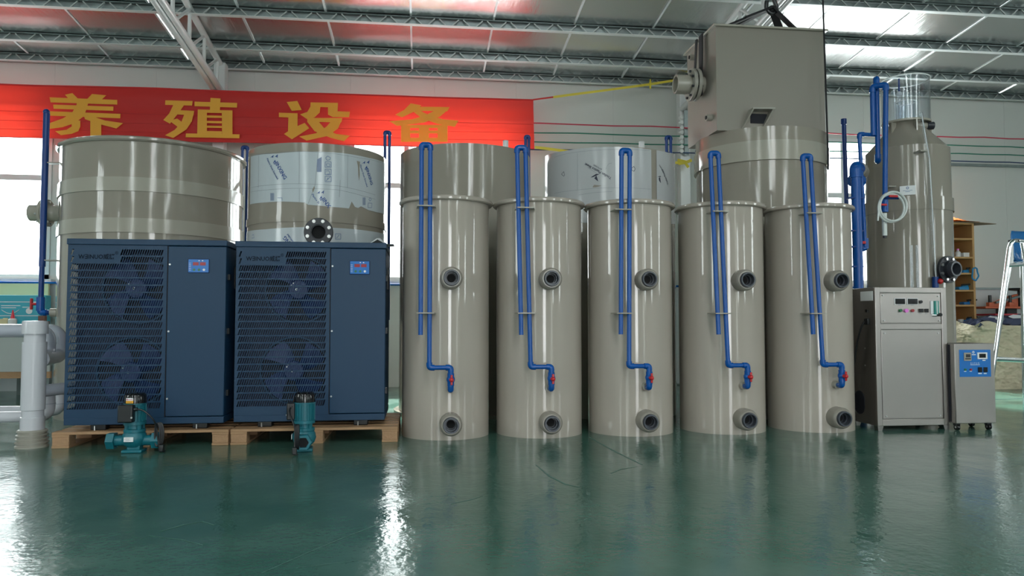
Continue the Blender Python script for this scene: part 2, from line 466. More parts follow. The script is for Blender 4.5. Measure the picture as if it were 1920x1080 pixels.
# wall behind the camera: windows and an open loading door; side walls with windows
FRONT_OPEN = [(-5.6, -4.4, SILL, HEAD), (1.3, 3.1, 0.0, 3.4), (8.0, 9.2, SILL, HEAD)]
FW_TOP = zroof(ROOM_Y0) + PUR_H + 0.03
wall_with_openings('wall_front', True, ROOM_Y0, ROOM_X0, ROOM_X1, FW_TOP, FRONT_OPEN, 0.12, -1)
k = 3
for a, b_, z0, z1 in FRONT_OPEN:
    portal('window_daylight', ((a+b_)/2, ROOM_Y0-0.13, (z0+z1)/2), (R(90), 0, 0), b_-a, z1-z0)
    if z0 > 0:
        k += 1; window(f'window_{k}', (a, ROOM_Y0, z0), (1,0,0), b_-a, z1-z0, (0,1,0))
SIDE_OPEN = [(-5.5, -4.1, SILL, HEAD), (1.6, 3.0, SILL, HEAD)]
STOP = zroof(WALL_Y - 0.1) + 1.1
for name, x, sg in (('wall_left', ROOM_X0, -1), ('wall_right', ROOM_X1, 1)):
    opn = SIDE_OPEN
    wall_with_openings(name, False, x, ROOM_Y0, WALL_Y, STOP, opn, 0.12, sg)
    for a, b_, z0, z1 in opn:
        k += 1; window(f'window_{k}', (x, a, z0), (0,1,0), b_-a, z1-z0, (-sg,0,0))
        portal('window_daylight', (x+sg*0.13, (a+b_)/2, (z0+z1)/2), (R(90), 0, R(90) if sg > 0 else R(-90)), b_-a, z1-z0)
# ledge on top of the masonry dado, conduit and blue water line along the back wall
tag(MB().bb(WX[2][1]+0.08, ROOM_X1, WALL_Y-0.02, WALL_Y, SILL-0.06, SILL-0.03).build('trim_1', 'galv'), kind='structure')
tag(MB().bb(WX[2][1]+0.02, ROOM_X1, WALL_Y-0.03, WALL_Y, at(1800,308,WALL_Y).z-0.03, at(1800,308,WALL_Y).z+0.01).build('trim_2', 'galv'), kind='structure')

# ceiling: silver foil sheets laid over the purlins, taped seams
ce = thing('ceiling', (0, 0, Z0), None, None, kind='structure')
SHEET = 0.92
n_sh = int((ROOM_X1-ROOM_X0)/SHEET)
SHEET = (ROOM_X1-ROOM_X0)/n_sh
for i in range(n_sh):
    x0 = ROOM_X0 + i*SHEET; x1 = x0 + SHEET
    for ya, yb in ((WALL_Y, RIDGE_Y), (RIDGE_Y, ROOM_Y0)):
        za, zb = zroof(ya)+PUR_H, zroof(yb)+PUR_H
        q = random.uniform(-.006, .006); q2 = random.uniform(-.006, .006)
        nseg = 24; V = []; Fc = []
        for j in range(nseg+1):
            t = j/nseg; y = ya+(yb-ya)*t; z = za+(zb-za)*t
            sag = -0.010*(1-math.cos(2*math.pi*(y*1.22)))/2
            V += [(x0, y, z+q), ((x0+x1)/2, y, z+sag+random.uniform(-.002,.002)), (x1, y, z+q2)]
        for j in range(nseg):
            Fc += [(3*j, 3*j+1, 3*j+4, 3*j+3), (3*j+1, 3*j+2, 3*j+5, 3*j+4)]
        if yb == ROOM_Y0 and i % 6 == 3:      # unseen clear roof sheet, added behind the camera to supply front light
            MB().bar(((x0+x1)/2, ya, za), ((x0+x1)/2, yb, zb), SHEET, .006).build('added_skylight', 'window_glass', ce)
            portal('added_skylight_portal', ((x0+x1)/2, (ya+yb)/2, zroof(RIDGE_Y)+PUR_H+.06), (0, 0, 0), SHEET, ya-yb)
            continue
        MB().add(V, Fc).build('foil_sheet', 'foil', ce)
        MB().bb(x0, x1, yb-(.1 if yb == ROOM_Y0 else 0), ya+(.1 if ya == WALL_Y else 0), zroof(RIDGE_Y)+PUR_H+.05, zroof(RIDGE_Y)+PUR_H+.09).build('roof_deck', 'galv_dark', ce)
    if i:
        MB().bar((x0, WALL_Y, zroof(WALL_Y)+PUR_H-.011), (x0, RIDGE_Y, zroof(RIDGE_Y)+PUR_H-.011), 0.022, 0.004).build('seam_tape', 'tape_white', ce)

# lattice purlins running along the wall
PY = [WALL_Y-0.10] + [ray_roof(960, y).y for y in (116, 56, -20)]
sp = PY[2]-PY[3]
PY += [PY[3]-sp*j for j in range(1, 6) if PY[3]-sp*j > RIDGE_Y]
web_me = None
for i, y in enumerate(PY):
    z = zroof(y); t = thing('roof_purlin', (0, y, z), None, None, kind='structure')
    MB().bb(ROOM_X0, ROOM_X1, y-.03, y+.03, z, z+.006).build('bottom_flange', 'galv_flange', t, smooth=False)
    MB().bb(ROOM_X0, ROOM_X1, y-.025, y+.03, z+PUR_H-.018, z+PUR_H-.006).build('top_chord', 'galv_dark', t, smooth=False)
    MB().bb(ROOM_X0, ROOM_X1, y+.022, y+.026, z+.006, z+PUR_H-.02).build('purlin_web', 'galv', t, smooth=False)
    if i > 3: continue
    P = 0.27; n = int((ROOM_X1-ROOM_X0)/P)
    first = None
    for j in range(n):
        x = ROOM_X0 + 0.1 + j*P
        if x < -6.2 or x > 10.5: continue
        for s_ in (0, 1):
            if first is None or s_ not in first:
                first = first or {}
                xa, xb = (x, x+.075) if s_ == 0 else (x+.125, x+.20)
                za, zb = (z+.008, z+PUR_H-.02) if s_ == 0 else (z+PUR_H-.02, z+.008)
                o = MB().bar((xa, y-.012, za), (xb, y-.012, zb), 0.012, 0.014, up=(0,1,0)).build('lattice_bar', 'lattice', t, smooth=False)
                first[s_] = (o, x)
            else:
                o, xr = first[s_]; dup_part(o, (x-xr, 0, 0))

# steel columns and tube trusses every bay
TX = at(414, 150, WALL_Y-.18).x
TX2 = at(1281, 230, WALL_Y-.18).x
pa, pb = at(412, 176, WALL_Y-.2), atX(291, 0, TX); pa.x = TX
ql = Vector((TX, WALL_Y-.2, pa.z)); sl = (pb.z-pa.z)/(pa.y-pb.y)
pu, pv = at(415, 122, WALL_Y-.2), atX(347, 0, TX); su = (pv.z-pu.z)/(pu.y-pv.y)
su = min(max(su, 0.06), 0.16); sl = min(max(sl, 0.10), 0.30)
for tx, nm_ in ((TX, 'banner'), (TX2, 'hanging tank')):
    t = thing('column_post', (tx, WALL_Y-.18, 0), None, None, kind='structure')
    MB().bb(tx-.07, tx+.07, WALL_Y-.25, WALL_Y-.11, 0, pu.z+.02).build('post', 'white_steel', t, bevel=.008)
    MB().bb(tx-.11, tx+.11, WALL_Y-.29, WALL_Y-.07, 0, .015).build('base_plate', 'galv', t)
    t = thing('roof_truss', (tx, WALL_Y-.2, pu.z), None, None, kind='structure')
    def lo(y): return Vector((tx, y, pa.z + sl*(WALL_Y-.2-y)))
    def hi(y): return Vector((tx, y, pu.z + su*(WALL_Y-.2-y)))
    ye = WALL_Y-.2
    while hi(ye).z - lo(ye).z > 0.12 and ye > RIDGE_Y: ye -= 0.1
    for dx in (-.038, .038):
        MB().cyl(lo(WALL_Y-.2)+Vector((dx,0,0)), lo(ye)+Vector((dx,0,0)), .036, 14).build('lower_chord', 'white_steel', t)
    MB().cyl(hi(WALL_Y-.2), hi(RIDGE_Y), .036, 14).build('upper_chord', 'white_steel', t)
    y = WALL_Y-.35; flip = 0
    while y > ye+.3:
        MB().cyl(lo(y), hi(y), .020, 10).build('web_post', 'white_steel', t)
        MB().cyl(hi(y), lo(y-.55), .018, 10).build('web_brace', 'white_steel', t)
        y -= .55
    MB().cyl(lo(WALL_Y-.2), lo(ye), .012, 8)

# ================================================================== THE ROW OF FILTER COLUMNS
FRONT = gnd(836, 826).y                       # line on the floor where the row stands
FR = 0.328
YC = FRONT + FR
FTOP = at(836, 364, FRONT-.02).z
fx = [at(px, 600, YC).x for px in (836, 1010.5, 1180.5, 1352, 1516.5)]
def zf(py, px=836, y=None): return at(px, py, FRONT-.08 if y is None else y).z
Z_UP, Z_LO, Z_NIP = zf(521), zf(797), zf(731)
Z_B1, Z_B2, Z_TOP, Z_LEFT, Z_RUN = zf(386), zf(587), zf(270), zf(628), zf(689)

def elbow(mb, p, a, b_, r, L=0.035):
    """socket fitting at corner p between directions a and b"""
    p = Vector(p); a = Vector(a).normalized(); b_ = Vector(b_).normalized()
    mb.tube([p + a*L, p, p + b_*L], r, 14, bend=L*0.55, nb=5)

def make_filter():
    t = thing('filter_column', (0, 0, 0), None, None)
    c = (0, 0)
    body = MB(); th = 0.012
    body.lathe(c, [(0.0, 0.004), (FR-.01, 0.004), (FR, 0.0), (FR, FTOP-.03), (FR-th, FTOP-.03), (FR-th, .03), (0, .03)], 96)
    body.build('shell', 'pp_filter', t)
    lip = MB(); lip.lathe(c, [(FR-.012, FTOP-.036), (FR+.020, FTOP-.036), (FR+.029, FTOP-.029), (FR+.030, FTOP-.015), (FR+.022, FTOP-.003), (FR+.008, FTOP), (FR-.012, FTOP-.004)], 96, True)
    lip.build('rim', 'pp_filter', t)
    for z in (Z_UP, Z_LO):                       # union sockets
        dx = 0.025
        yo = -math.sqrt(FR*FR-dx*dx)
        s = MB().revolve((dx, yo+.03, z), (dx, yo-.105, z), [(0, .080), (.80, .080), (.95, .074), (1, .066), (1, .056), (.3, .056)], 36)
        so = s.build('socket', 'pp_socket', t)
        u = MB().revolve((dx, yo-.02, z), (dx, yo-.128, z), [(0, .058), (.80, .058), (.9, .057), (1, .054), (1, .045), (.55, .045), (.55, .036), (.2, .036)], 36)
        u.cyl((dx, yo-.04, z), (dx, yo-.043, z), .037, 28)
        u.build('union_nut', 'grey_union', so)
        MB().cyl((dx, yo-.0445, z), (dx, yo-.046, z), .030, 24).build('bore', 'hole', so)
    # blue riser: vertical U, drop leg, run, valve, nipple
    yb = -FR-.095; yt = -FR-.035
    xl, xr, xn = -.190, -.128, .022
    def yy(z): return yb + (yt-yb)*(z-Z_RUN)/(Z_TOP-Z_RUN)
    P = MB(); rp = .0165
    P.cyl((xl, yy(Z_LEFT), Z_LEFT), (xl, yt, Z_TOP), rp, 14)
    P.cyl((xr, yb, Z_RUN), (xr, yt, Z_TOP), rp, 14)
    P.cyl((xl, yt, Z_TOP), (xr, yt, Z_TOP), rp, 14)
    pipe = P.build('riser_pipe', 'blue_pipe', t)
    P = MB()
    P.cyl((xr, yb, Z_RUN), (xn, yb, Z_RUN), rp, 14)
    P.cyl((xn, yb, Z_RUN), (xn, yb, Z_NIP), rp, 14)
    P.cyl((xn, yb, Z_NIP), (xn, -FR+.01, Z_NIP), rp, 14)
    run = P.build('run_pipe', 'blue_pipe', t)
    re_ = .0215
    for p, a, b_ in (((xl, yt, Z_TOP), (0,0,-1), (1,0,0)), ((xr, yt, Z_TOP), (0,0,-1), (-1,0,0)), ((xr, yb, Z_RUN), (0,0,1), (1,0,0)), ((xn, yb, Z_RUN), (-1,0,0), (0,0,-1)), ((xn, yb, Z_NIP), (0,0,1), (0,1,0))):
        e = MB(); elbow(e, p, a, b_, re_, .036); e.build('elbow', 'blue_pipe', pipe if p[2] > Z_RUN+.1 else run)
    zv = (Z_RUN+Z_NIP)/2 - .005
    V = MB().cyl((xn, yb, zv-.045), (xn, yb, zv+.045), .024, 18); V.sphere((xn, yb, zv), .030, 16, 10)
    v = V.build('valve', 'blue_pipe', t)
    H = MB().cyl((xn, yb-.02, zv), (xn, yb-.045, zv), .013, 14); H.box((xn+.004, yb-.048, zv), (.015, .010, .070)); H.sphere((xn+.004, yb-.05, zv), .016, 12, 8)
    H.build('valve_handle', 'red_valve', v, bevel=.003)
    MB().cyl((xn, -FR+.02, Z_NIP), (xn, -FR-.042, Z_NIP), .030, 22).build('nipple', 'pp_fit', t)
    for z in (Z_B1, Z_B2):
        d = -yy(z) - FR + .03
        xc = (xl+xr)/2
        MB().prism([(xl-.035, -FR+.05), (xr+.05, -FR+.03), (xr+.03, -FR-d), (xl-.03, -FR-d)], lambda a, b_, h: Vector((a, b_, z-.004+h)), .008).build('pipe_bracket', 'pp_fit', t)
    return t
proto = make_filter()
flabels = ['tall beige filter column standing right beside the blue chiller with the pump on its left',
 'second tall beige filter column in the row counted from the blue chillers',
 'middle one of five tall beige filter columns, third from the blue chillers',
 'fourth tall beige filter column counted from the blue chillers, below the hoisted box',
 'tall beige filter column at the row end beside the stainless ozone cabinet']
flabels[0] = 'tall beige filter column closest to the blue chillers, first of the row of five'
for i, x in enumerate(fx):
    o = proto if i == 0 else copy_tree(proto)
    o.location = (x, YC, 0)
    tilt = (0, -1.0, 1.2, -1.1, -1.3)[i]            # each riser leans a little differently
    rp_ = next(c_ for c_ in o.children if c_.name.startswith('riser_pipe'))
    piv = Vector((-.128, -FR-.095, Z_RUN)); rm_ = Matrix.Translation(piv) @ Matrix.Rotation(R(tilt), 4, 'Y') @ Matrix.Translation(-piv)
    rp_.matrix_local = rm_
    tag(o, flabels[i], 'filter', 'row of filter columns with blue risers')

# ================================================================== BIG ROUND TANKS BEHIND
def tank_center(px_l, px_r, py, zdist):
    ul, ur = (px_l-960)/F_PX, (px_r-960)/F_PX
    al, ar = math.atan(ul), math.atan(ur); am = (al+ar)/2; half = (ar-al)/2
    d = zdist/math.cos(am); r = d*math.sin(half)
    th = am - YAW
    return Vector((d*math.sin(th), d*math.cos(th), 0)), r
def shell(mb, c, r, z0, z1, th=.012, seg=128):
    mb.lathe(c, [(0, z0+.002), (r, z0), (r, z1), (r-th, z1), (r-th, z0+.03), (0, z0+.03)], seg)
def ztop(c, r, py, px=None):
    """height of a rim whose front edge shows at pixel row py"""
    d = math.hypot(c.x, c.y); f = Vector((c.x, c.y, 0))*((d-r)/d)
    px0 = px if px else 960
    dd = CAM_M.transposed() @ (Vector((f.x, f.y, CAM_H)) - Vector((0,0,CAM_H)))
    pxx = 960 + F_PX*dd.x/(-dd.z)
    rr = ray(pxx, py); return CAM_H + rr.z*math.hypot(f.x, f.y)/math.hypot(rr.x, rr.y)

# --- tank 1: big tank with rolled rim and two welded bands, behind the first chiller
c1, r1 = tank_center(104, 452, 330, 7.0)
h1 = ztop(c1, r1, 258)
t = thing('round_tank', c1, 'large open beige tank with rolled rim and two pale bands behind the chillers', 'tank')
b = MB(); shell(b, c1, r1, 0, h1-.02); b.build('shell', 'pp_tank', t)
MB().lathe(c1, [(r1-.014, h1-.04), (r1+.020, h1-.04), (r1+.032, h1-.028), (r1+.032, h1-.010), (r1+.020, h1), (r1-.014, h1)], 128, True).build('rim', 'pp_tank', t)
for ya, yb in ((334, 360), (410, 437)):
    za, zb = ztop(c1, r1, ya), ztop(c1, r1, yb)
    MB().lathe(c1, [(r1-.002, za), (r1+.010, za), (r1+.012, zb), (r1-.002, zb)], 128).build('weld_band', 'pp_light', t)
zn = at(60, 402, c1.y).z
n0 = Vector((c1.x-r1+.03, c1.y-.1, zn)); n1 = n0 + Vector((-.30, 0, 0))
nz = MB().ring(n0, n1, .075, .066, 32).build('side_nozzle', 'pp_light', t)
MB().cyl(n0+Vector((-.14,0,0)), n0+Vector((-.165,0,0)), .125, 32).build('flange', 'pp_fit', nz)
MB().cyl(n0+Vector((-.170,0,0)), n0+Vector((-.195,0,0)), .125, 32).build('flange', 'pp_light', nz)
for k in range(8):
    a = 2*math.pi*k/8+.2; q = n0 + Vector((-.12, .1*math.cos(a), .1*math.sin(a)))
    MB().cyl(q, q+Vector((-.10,0,0)), .010, 8).build('bolt', 'bolt', nz)
# blue riser standing on the left flank of tank 1
yb_ = c1.y-.35
pb0, pb1 = at(87, 210, yb_), at(76, 586, yb_)
P = MB().cyl(pb0, pb1, .022, 16)
pe = at(92, 588, yb_)
P.cyl(pb1, (pe.x, pe.y, pb1.z), .022, 16); P.sphere(pb0, .028, 14, 8)
P.cyl((pe.x, pe.y, pb1.z), (pe.x+.25, pe.y+.05, pb1.z), .022, 16)
pp = P.build('riser_pipe', 'blue_dark', t)
e = MB(); elbow(e, pb1, (0,0,1), (1,0,0), .029, .05); e.build('elbow', 'blue_pipe', pp)
pj = at(82, 400, yb_); MB().cyl(pj + (pb1-pb0).normalized()*-.9, at(79, 500, yb_), .027, 16).build('sleeve', 'blue_dark', pp)
vz = at(76, 570, yb_); V = MB().cyl(vz-Vector((0,0,.06)), vz+Vector((0,0,.06)), .034, 16); v = V.build('valve', 'blue_pipe', pp)
MB().cyl(vz, vz+Vector((-.07,0,0)), .012, 10).box(vz+Vector((-.075,0,0)), (.016,.03,.10)).build('valve_handle', 'red_valve', pp, bevel=.004)
MB().cyl((pe.x+.01, pe.y, pb1.z), (pe.x+.30, pe.y+.05, pb1.z), .038, 18).build('nipple', 'pp_fit', t)
for py in (305, 488):
    q = at(84, py, yb_); MB().box(q+Vector((.11,.02,0)), (.26,.07,.010)).build('pipe_bracket', 'pp_fit', t)

# --- tank 2: half peeled film with blue print, grey flange at the front
c2, r2 = tank_center(461, 722, 350, 6.8)
h2 = ztop(c2, r2, 268)
t2 = thing('round_tank', c2, 'beige tank half covered in pale blue printed film, dark bolted flange above the chiller', 'tank')
b = MB(); shell(b, c2, r2, 0, h2); b.build('shell', 'pp_tank', t2)
def cylfn(c, r):
    def fn(s_, z, off=0.0):    # s_ = arc length from azimuth of the camera-facing front
        a0 = math.atan2(-c.y, -c.x); a = a0 + s_/r
        return Vector((c.x+(r+off)*math.cos(a), c.y+(r+off)*math.sin(a), z))
    return fn
def cyl_sz(c, r, px, py):
    p = oncyl(px, py, c, r); a0 = math.atan2(-c.y, -c.x); a = math.atan2(p.y-c.y, p.x-c.x) - a0
    a = (a+math.pi) % (2*math.pi) - math.pi
    return a*r, p.z
def film(t, c, r, top, bot, name, m, off=.004, n=90, maxarc=1.9):
    """top/bot: pixel polylines sharing left-right extent; sheet wraps round the shell"""
    f = cylfn(c, r); T = [cyl_sz(c, r, *p) for p in top]; B = [cyl_sz(c, r, *p) for p in bot]
    def interp(L, s_):
        if s_ <= L[0][0]: return L[0][1]
        for (a, za), (b2, zb) in zip(L[:-1], L[1:]):
            if a <= s_ <= b2: return za + (zb-za)*(s_-a)/max(b2-a, 1e-6)
        return L[-1][1]
    s0, s1 = min(T[0][0], B[0][0]), max(T[-1][0], B[-1][0])
    cuts = sorted(set([s0+(s1-s0)*k/n for k in range(n+1)] + [p[0] for p in B if s0 < p[0] < s1]))
    V = []; Fc = []
    for k, s_ in enumerate(cuts):
        V += [f(s_, interp(T, s_), off), f(s_, interp(B, s_), off)]
        if k: Fc.append((2*k-2, 2*k-1, 2*k+1, 2*k))
    return MB().add(V, Fc).build(name, m, t)
sl_, sr_ = 462, 721.5
fm = film(t2, c2, r2, [(471, 294), (520, 288), (575, 284.5), (640, 287), (690, 296), (sr_, 306)],
     [(471, 383), (500, 379.5), (530, 378), (572, 380), (578, 384), (620, 388), (654, 391), (659, 378), (665, 388), (671, 390), (676, 387), (690, 394), (705, 398), (sr_, 402)], 'protective_film', 'film_blue')
fm2 = film(t2, c2, r2, [(463, 436), (500, 430), (570, 426), (640, 428), (690, 433), (sr_, 440)], [(463, 520), (570, 520), (sr_, 520)], 'protective_film', 'film_blue')
def cyl_text(parent, name, m, body, c, r, px, py, size, ang, off=.006, bold=0.0, sx=1.0, center=False):
    s0, z0 = cyl_sz(c, r, px, py); f = cylfn(c, r); ca, sa = math.cos(R(ang)), math.sin(R(ang)); mb = MB()
    put_text(mb, body, size, lambda a, b_: f(s0 + a*ca - b_*sa, z0 + a*sa + b_*ca, off), bold, center, sx)
    return mb.build(name, m, parent, smooth=False)
def cyl_poly(parent, name, m, polys, c, r, off=.006):
    f = cylfn(c, r); mb = MB()
    for poly in polys:
        pts = [cyl_sz(c, r, *p) for p in poly]; mb.add([f(s_, z, off) for s_, z in pts], [tuple(range(len(pts)))])
    return mb.build(name, m, parent, smooth=False)
def cyl_line(parent, name, m, lines, c, r, w=.0022, off=.0055):
    f = cylfn(c, r); mb = MB()
    for L in lines:
        pts = [cyl_sz(c, r, *p) for p in L]
        for (a, za), (b2, zb) in zip(pts[:-1], pts[1:]):
            n = max(1, int(abs(b2-a)/.04))
            for k in range(n):
                s0, s1 = a+(b2-a)*k/n, a+(b2-a)*(k+1)/n; q0, q1 = za+(zb-za)*k/n, za+(zb-za)*(k+1)/n
                d = Vector((s1-s0, q1-q0)); d.normalize(); nx, nz = -d.y*w, d.x*w
                mb.add([f(s0-nx, q0-nz, off), f(s1-nx, q1-nz, off), f(s1+nx, q1+nz, off), f(s0+nx, q0+nz, off)], [(0,1,2,3)])
    return mb.build(name, m, parent, smooth=False)
K = 270/1535.0
def k2(L): return [(460+a*K, 270+b_*K) for a, b_ in L]
birds = [[(268,148),(308,118),(300,150),(290,140)], [(318,138),(352,110),(345,150),(335,138)], [(298,208),(322,168),(335,206),(318,196)]]
for dx, dy in ((0, 0), (967, 64), (488, 384)):
    cyl_poly(fm, 'bird_mark', 'ink_blue', [k2([(a+dx, b_+dy) for a, b_ in p]) for p in birds], c2, r2)
cyl_text(fm, 'lettering', 'ink_blue', 'JINXING', c2, r2, *k2([(318, 205)])[0], .047, -58, bold=.028)
cyl_text(fm, 'lettering', 'ink_blue', 'Plastics Sheet Extruded', c2, r2, *k2([(232, 160)])[0], .0235, -58, bold=.020)
cyl_text(fm, 'lettering', 'ink_blue', 'JINXING', c2, r2, *k2([(1280, 268)])[0], .047, -64, bold=.028, sx=.85)
cyl_text(fm, 'lettering', 'ink_blue', 'Plastics Sheet Extruded', c2, r2, *k2([(1215, 225)])[0], .0235, -66, bold=.020, sx=.9)
cyl_text(fm, 'lettering', 'ink_blue', 'JINX', c2, r2, *k2([(808, 590)])[0], .047, -52, bold=.028)
cyl_text(fm, 'lettering', 'ink_blue', 'Plastics Sh', c2, r2, *k2([(705, 540)])[0], .0235, -54, bold=.020)
cyl_text(fm2, 'lettering', 'ink_blue', 'XING', c2, r2, *k2([(520, 1085)])[0], .047, 132, bold=.028)
cyl_text(fm2, 'lettering', 'ink_blue', 'Extruded', c2, r2, *k2([(520, 1045)])[0], .0235, 126, bold=.020)
lines = [k2([(148,108),(145,470)]), k2([(577,85),(575,425)]), k2([(1090,120),(1085,470)]), k2([(60,470),(250,440),(500,425),(745,430),(1000,450),(1250,505),(1380,545)]), k2([(60,515),(250,490),(500,474),(745,476),(1000,492),(1250,555),(1380,590)]), k2([(577,478),(577,620)]), k2([(1010,385),(1000,570)]), k2([(775,92),(745,430),(720,500),(670,640)]), k2([(62,130),(300,98),(600,80),(900,100),(1200,148),(1480,215)])]
tag(cyl_line(fm, 'print_line', 'ink_line', lines, c2, r2, w=.0013), kind='stuff')
sym = []
for y0 in (192, 270, 345):
    sym += [k2([(850,y0),(914,y0),(914,y0+58),(850,y0+58),(850,y0)])]
sym += [k2([(855,150),(875,130),(905,145),(900,170),(870,175),(855,150)]), k2([(862,212),(900,212),(900,240),(865,238),(862,212)]), k2([(860,290),(890,285),(900,320),(870,325)]), k2([(860,395),(905,350)]), k2([(870,385),(880,360)])]
tag(cyl_line(fm, 'handling_symbol', 'ink_pale', sym, c2, r2, w=.0026), kind='stuff')
txt = [k2([(762+x, 140+4*(x % 8)), (760+x, 330-5*(x % 7))]) for x in range(6, 54, 7)]
tag(cyl_line(fm, 'print_line', 'ink_pale', txt, c2, r2, w=.0024), kind='stuff')
txt = [k2([(275+x, 524), (275+x, 605)]) for x in range(0, 40, 8)] + [k2([(1250+x, 570), (1250+x, 652)]) for x in range(0, 30, 8)] + [k2([(345,575),(395,575),(395,605)]), k2([(1305,630),(1345,632),(1340,680),(1303,678),(1305,630)]), k2([(1312,590),(1325,572),(1340,592),(1322,610),(1312,590)])]
tag(cyl_line(fm, 'print_line', 'ink_pale', txt, c2, r2, w=.0024), kind='stuff')
HS = cyl_line(fm2, 'handling_symbol', 'ink_pale', [k2([(958,958),(1015,958),(1015,1015),(958,1015),(958,958)]), k2([(970,1005),(1000,968)]), k2([(75,975),(95,965),(100,1000),(75,1005)])], c2, r2, w=.0024); tag(HS, kind='stuff')
for tp in ([(1183,180),(1218,190),(1212,260),(1215,330),(1208,398),(1200,330),(1196,240)], [(735,450),(742,470),(722,520),(712,490)]): cyl_poly(fm, 'torn_patch', 'pp_tank', [k2(tp)], c2, r2, off=.0065)
za = ztop(c2, r2, 416); MB().lathe(c2, [(r2, za+.06), (r2+.009, za+.06), (r2+.009, za), (r2, za)], 128).build('weld_band', 'pp_tank', t2)
# flange with eight bolts facing the camera side
s0, z0 = cyl_sz(c2, r2, 597, 437); f0 = cylfn(c2, r2)(s0, z0, -.02); z0 = at(597, 435, f0.y-.16).z
fx_ = at(597, 435, f0.y-.16).x
fa = Vector((fx_, f0.y, z0)); fb = Vector((fx_, f0.y-.16, z0))
fl = MB().ring(fa, fb, .066, .056, 36).build('nozzle', 'dark_flange', t2)
MB().ring(fb+Vector((0,.032,0)), fb+Vector((0,-.004,0)), .118, .060, 44).build('flange', 'dark_flange', fl, bevel=.004)
MB().ring(fb+Vector((0,.06,0)), fb+Vector((0,.036,0)), .110, .060, 44).build('flange', 'pp_fit', fl)
MB().cyl(fb+Vector((0,.05,0)), fb+Vector((0,.052,0)), .057, 32).build('bore', 'hole', fl)
for k in range(8):
    a = 2*math.pi*(k+.5)/8; q = fb+Vector((.094*math.cos(a), -.003, .094*math.sin(a)))
    MB().cyl(q, q+Vector((0,-.012,0)), .014, 12).cyl(q+Vector((0,-.012,0)), q+Vector((0,-.018,0)), .008, 10).build('bolt', 'bolt', fl)

# --- tank 3: plain beige tank behind the first two filters
c3, r3 = tank_center(748.5, 993, 320, 7.05)
h3 = ztop(c3, r3, 268)
t3 = thing('round_tank', c3, 'plain beige tank with no film behind the first two filter columns', 'tank')
b = MB(); shell(b, c3, r3, 0.03, h3); b.build('shell', 'pp_tank', t3)
MB().lathe(c3, [(0, 0), (r3+.045, 0), (r3+.045, .03), (0, .03)], 128).build('base_plate', 'pp_light', t3)
# --- tank 4: grey film with dark print and a bare seam strip
c4, r4 = tank_center(1023, 1268, 320, 7.0)
h4 = ztop(c4, r4, 275)
t4 = thing('round_tank', c4, 'tank still wrapped in light grey film with dark slanted print', 'tank')
b = MB(); shell(b, c4, r4, 0, h4); b.build('shell', 'pp_tank', t4)
K4 = 230/1920.0
def k4(L): return [(1040+a*K4, 270+b_*K4) for a, b_ in L]
fmA = film(t4, c4, r4, [(1023.5, 293), (1060, 283), (1100, 277.5), (1145, 275.6), (1190, 277), (1220.5, 281)], [(1023.5, 420), (1145, 420), (1220.5, 420)], 'protective_film', 'film_grey', off=.004)
fmB = film(t4, c4, r4, [(1231.5, 282), (1250, 286), (1267.3, 291)], [(1231.5, 420), (1250, 420), (1267.3, 420)], 'protective_film', 'film_grey', off=.004)
cyl_text(fmA, 'lettering', 'ink_dark', 'Youlian Plastics Sheet', c4, r4, *k4([(892, 528)])[0], .031, 148, bold=.02)
cyl_text(fmA, 'lettering', 'ink_dark', 'EXTRUDED', c4, r4, *k4([(745, 393)])[0], .017, 148, bold=.012)
cyl_poly(fmA, 'arrow_mark', 'ink_dark', [k4([(565,525),(600,522),(705,472),(650,470)]), k4([(622,540),(655,495),(665,520),(684,590)])], c4, r4)
HS = cyl_line(fmA, 'print_line', 'ink_line', [k4([(362,140),(362,722)]), k4([(932,92),(938,690)]), k4([(0,210),(240,145),(500,112),(930,88),(1300,92),(1480,105)]), k4([(0,775),(362,722),(640,695),(940,688),(1200,690),(1500,710)]), k4([(380,800),(640,760),(900,748)]), k4([(800,400),(825,340),(850,310),(895,302)]), k4([(520,372),(660,462)])], c4, r4, w=.0012); tag(HS, kind='stuff')
HS = cyl_line(fmA, 'handling_symbol', 'ink_dark', [k4([(112,475),(150,432),(162,490),(150,505),(112,475)]), k4([(1200,385),(1235,352),(1258,390),(1240,430),(1208,415),(1200,385)])], c4, r4, w=.002); tag(HS, kind='stuff')
cyl_poly(fmA, 'torn_patch', 'pp_tank', [k4([(600,665),(622,640),(735,655),(690,668),(640,680),(598,682)])], c4, r4)
cyl_text(fmB, 'lettering', 'ink_dark', 'Youlian Plastics', c4, r4, *k4([(1772, 625)])[0], .031, 128, bold=.02, sx=.8)
cyl_text(fmB, 'lettering', 'ink_dark', 'EXTRUDED', c4, r4, *k4([(1700, 440)])[0], .017, 135, bold=.012)
cyl_poly(fmB, 'arrow_mark', 'ink_dark', [k4([(1620,540),(1640,515),(1655,615),(1630,580)]), k4([(1600,520),(1660,515),(1640,500)])], c4, r4)

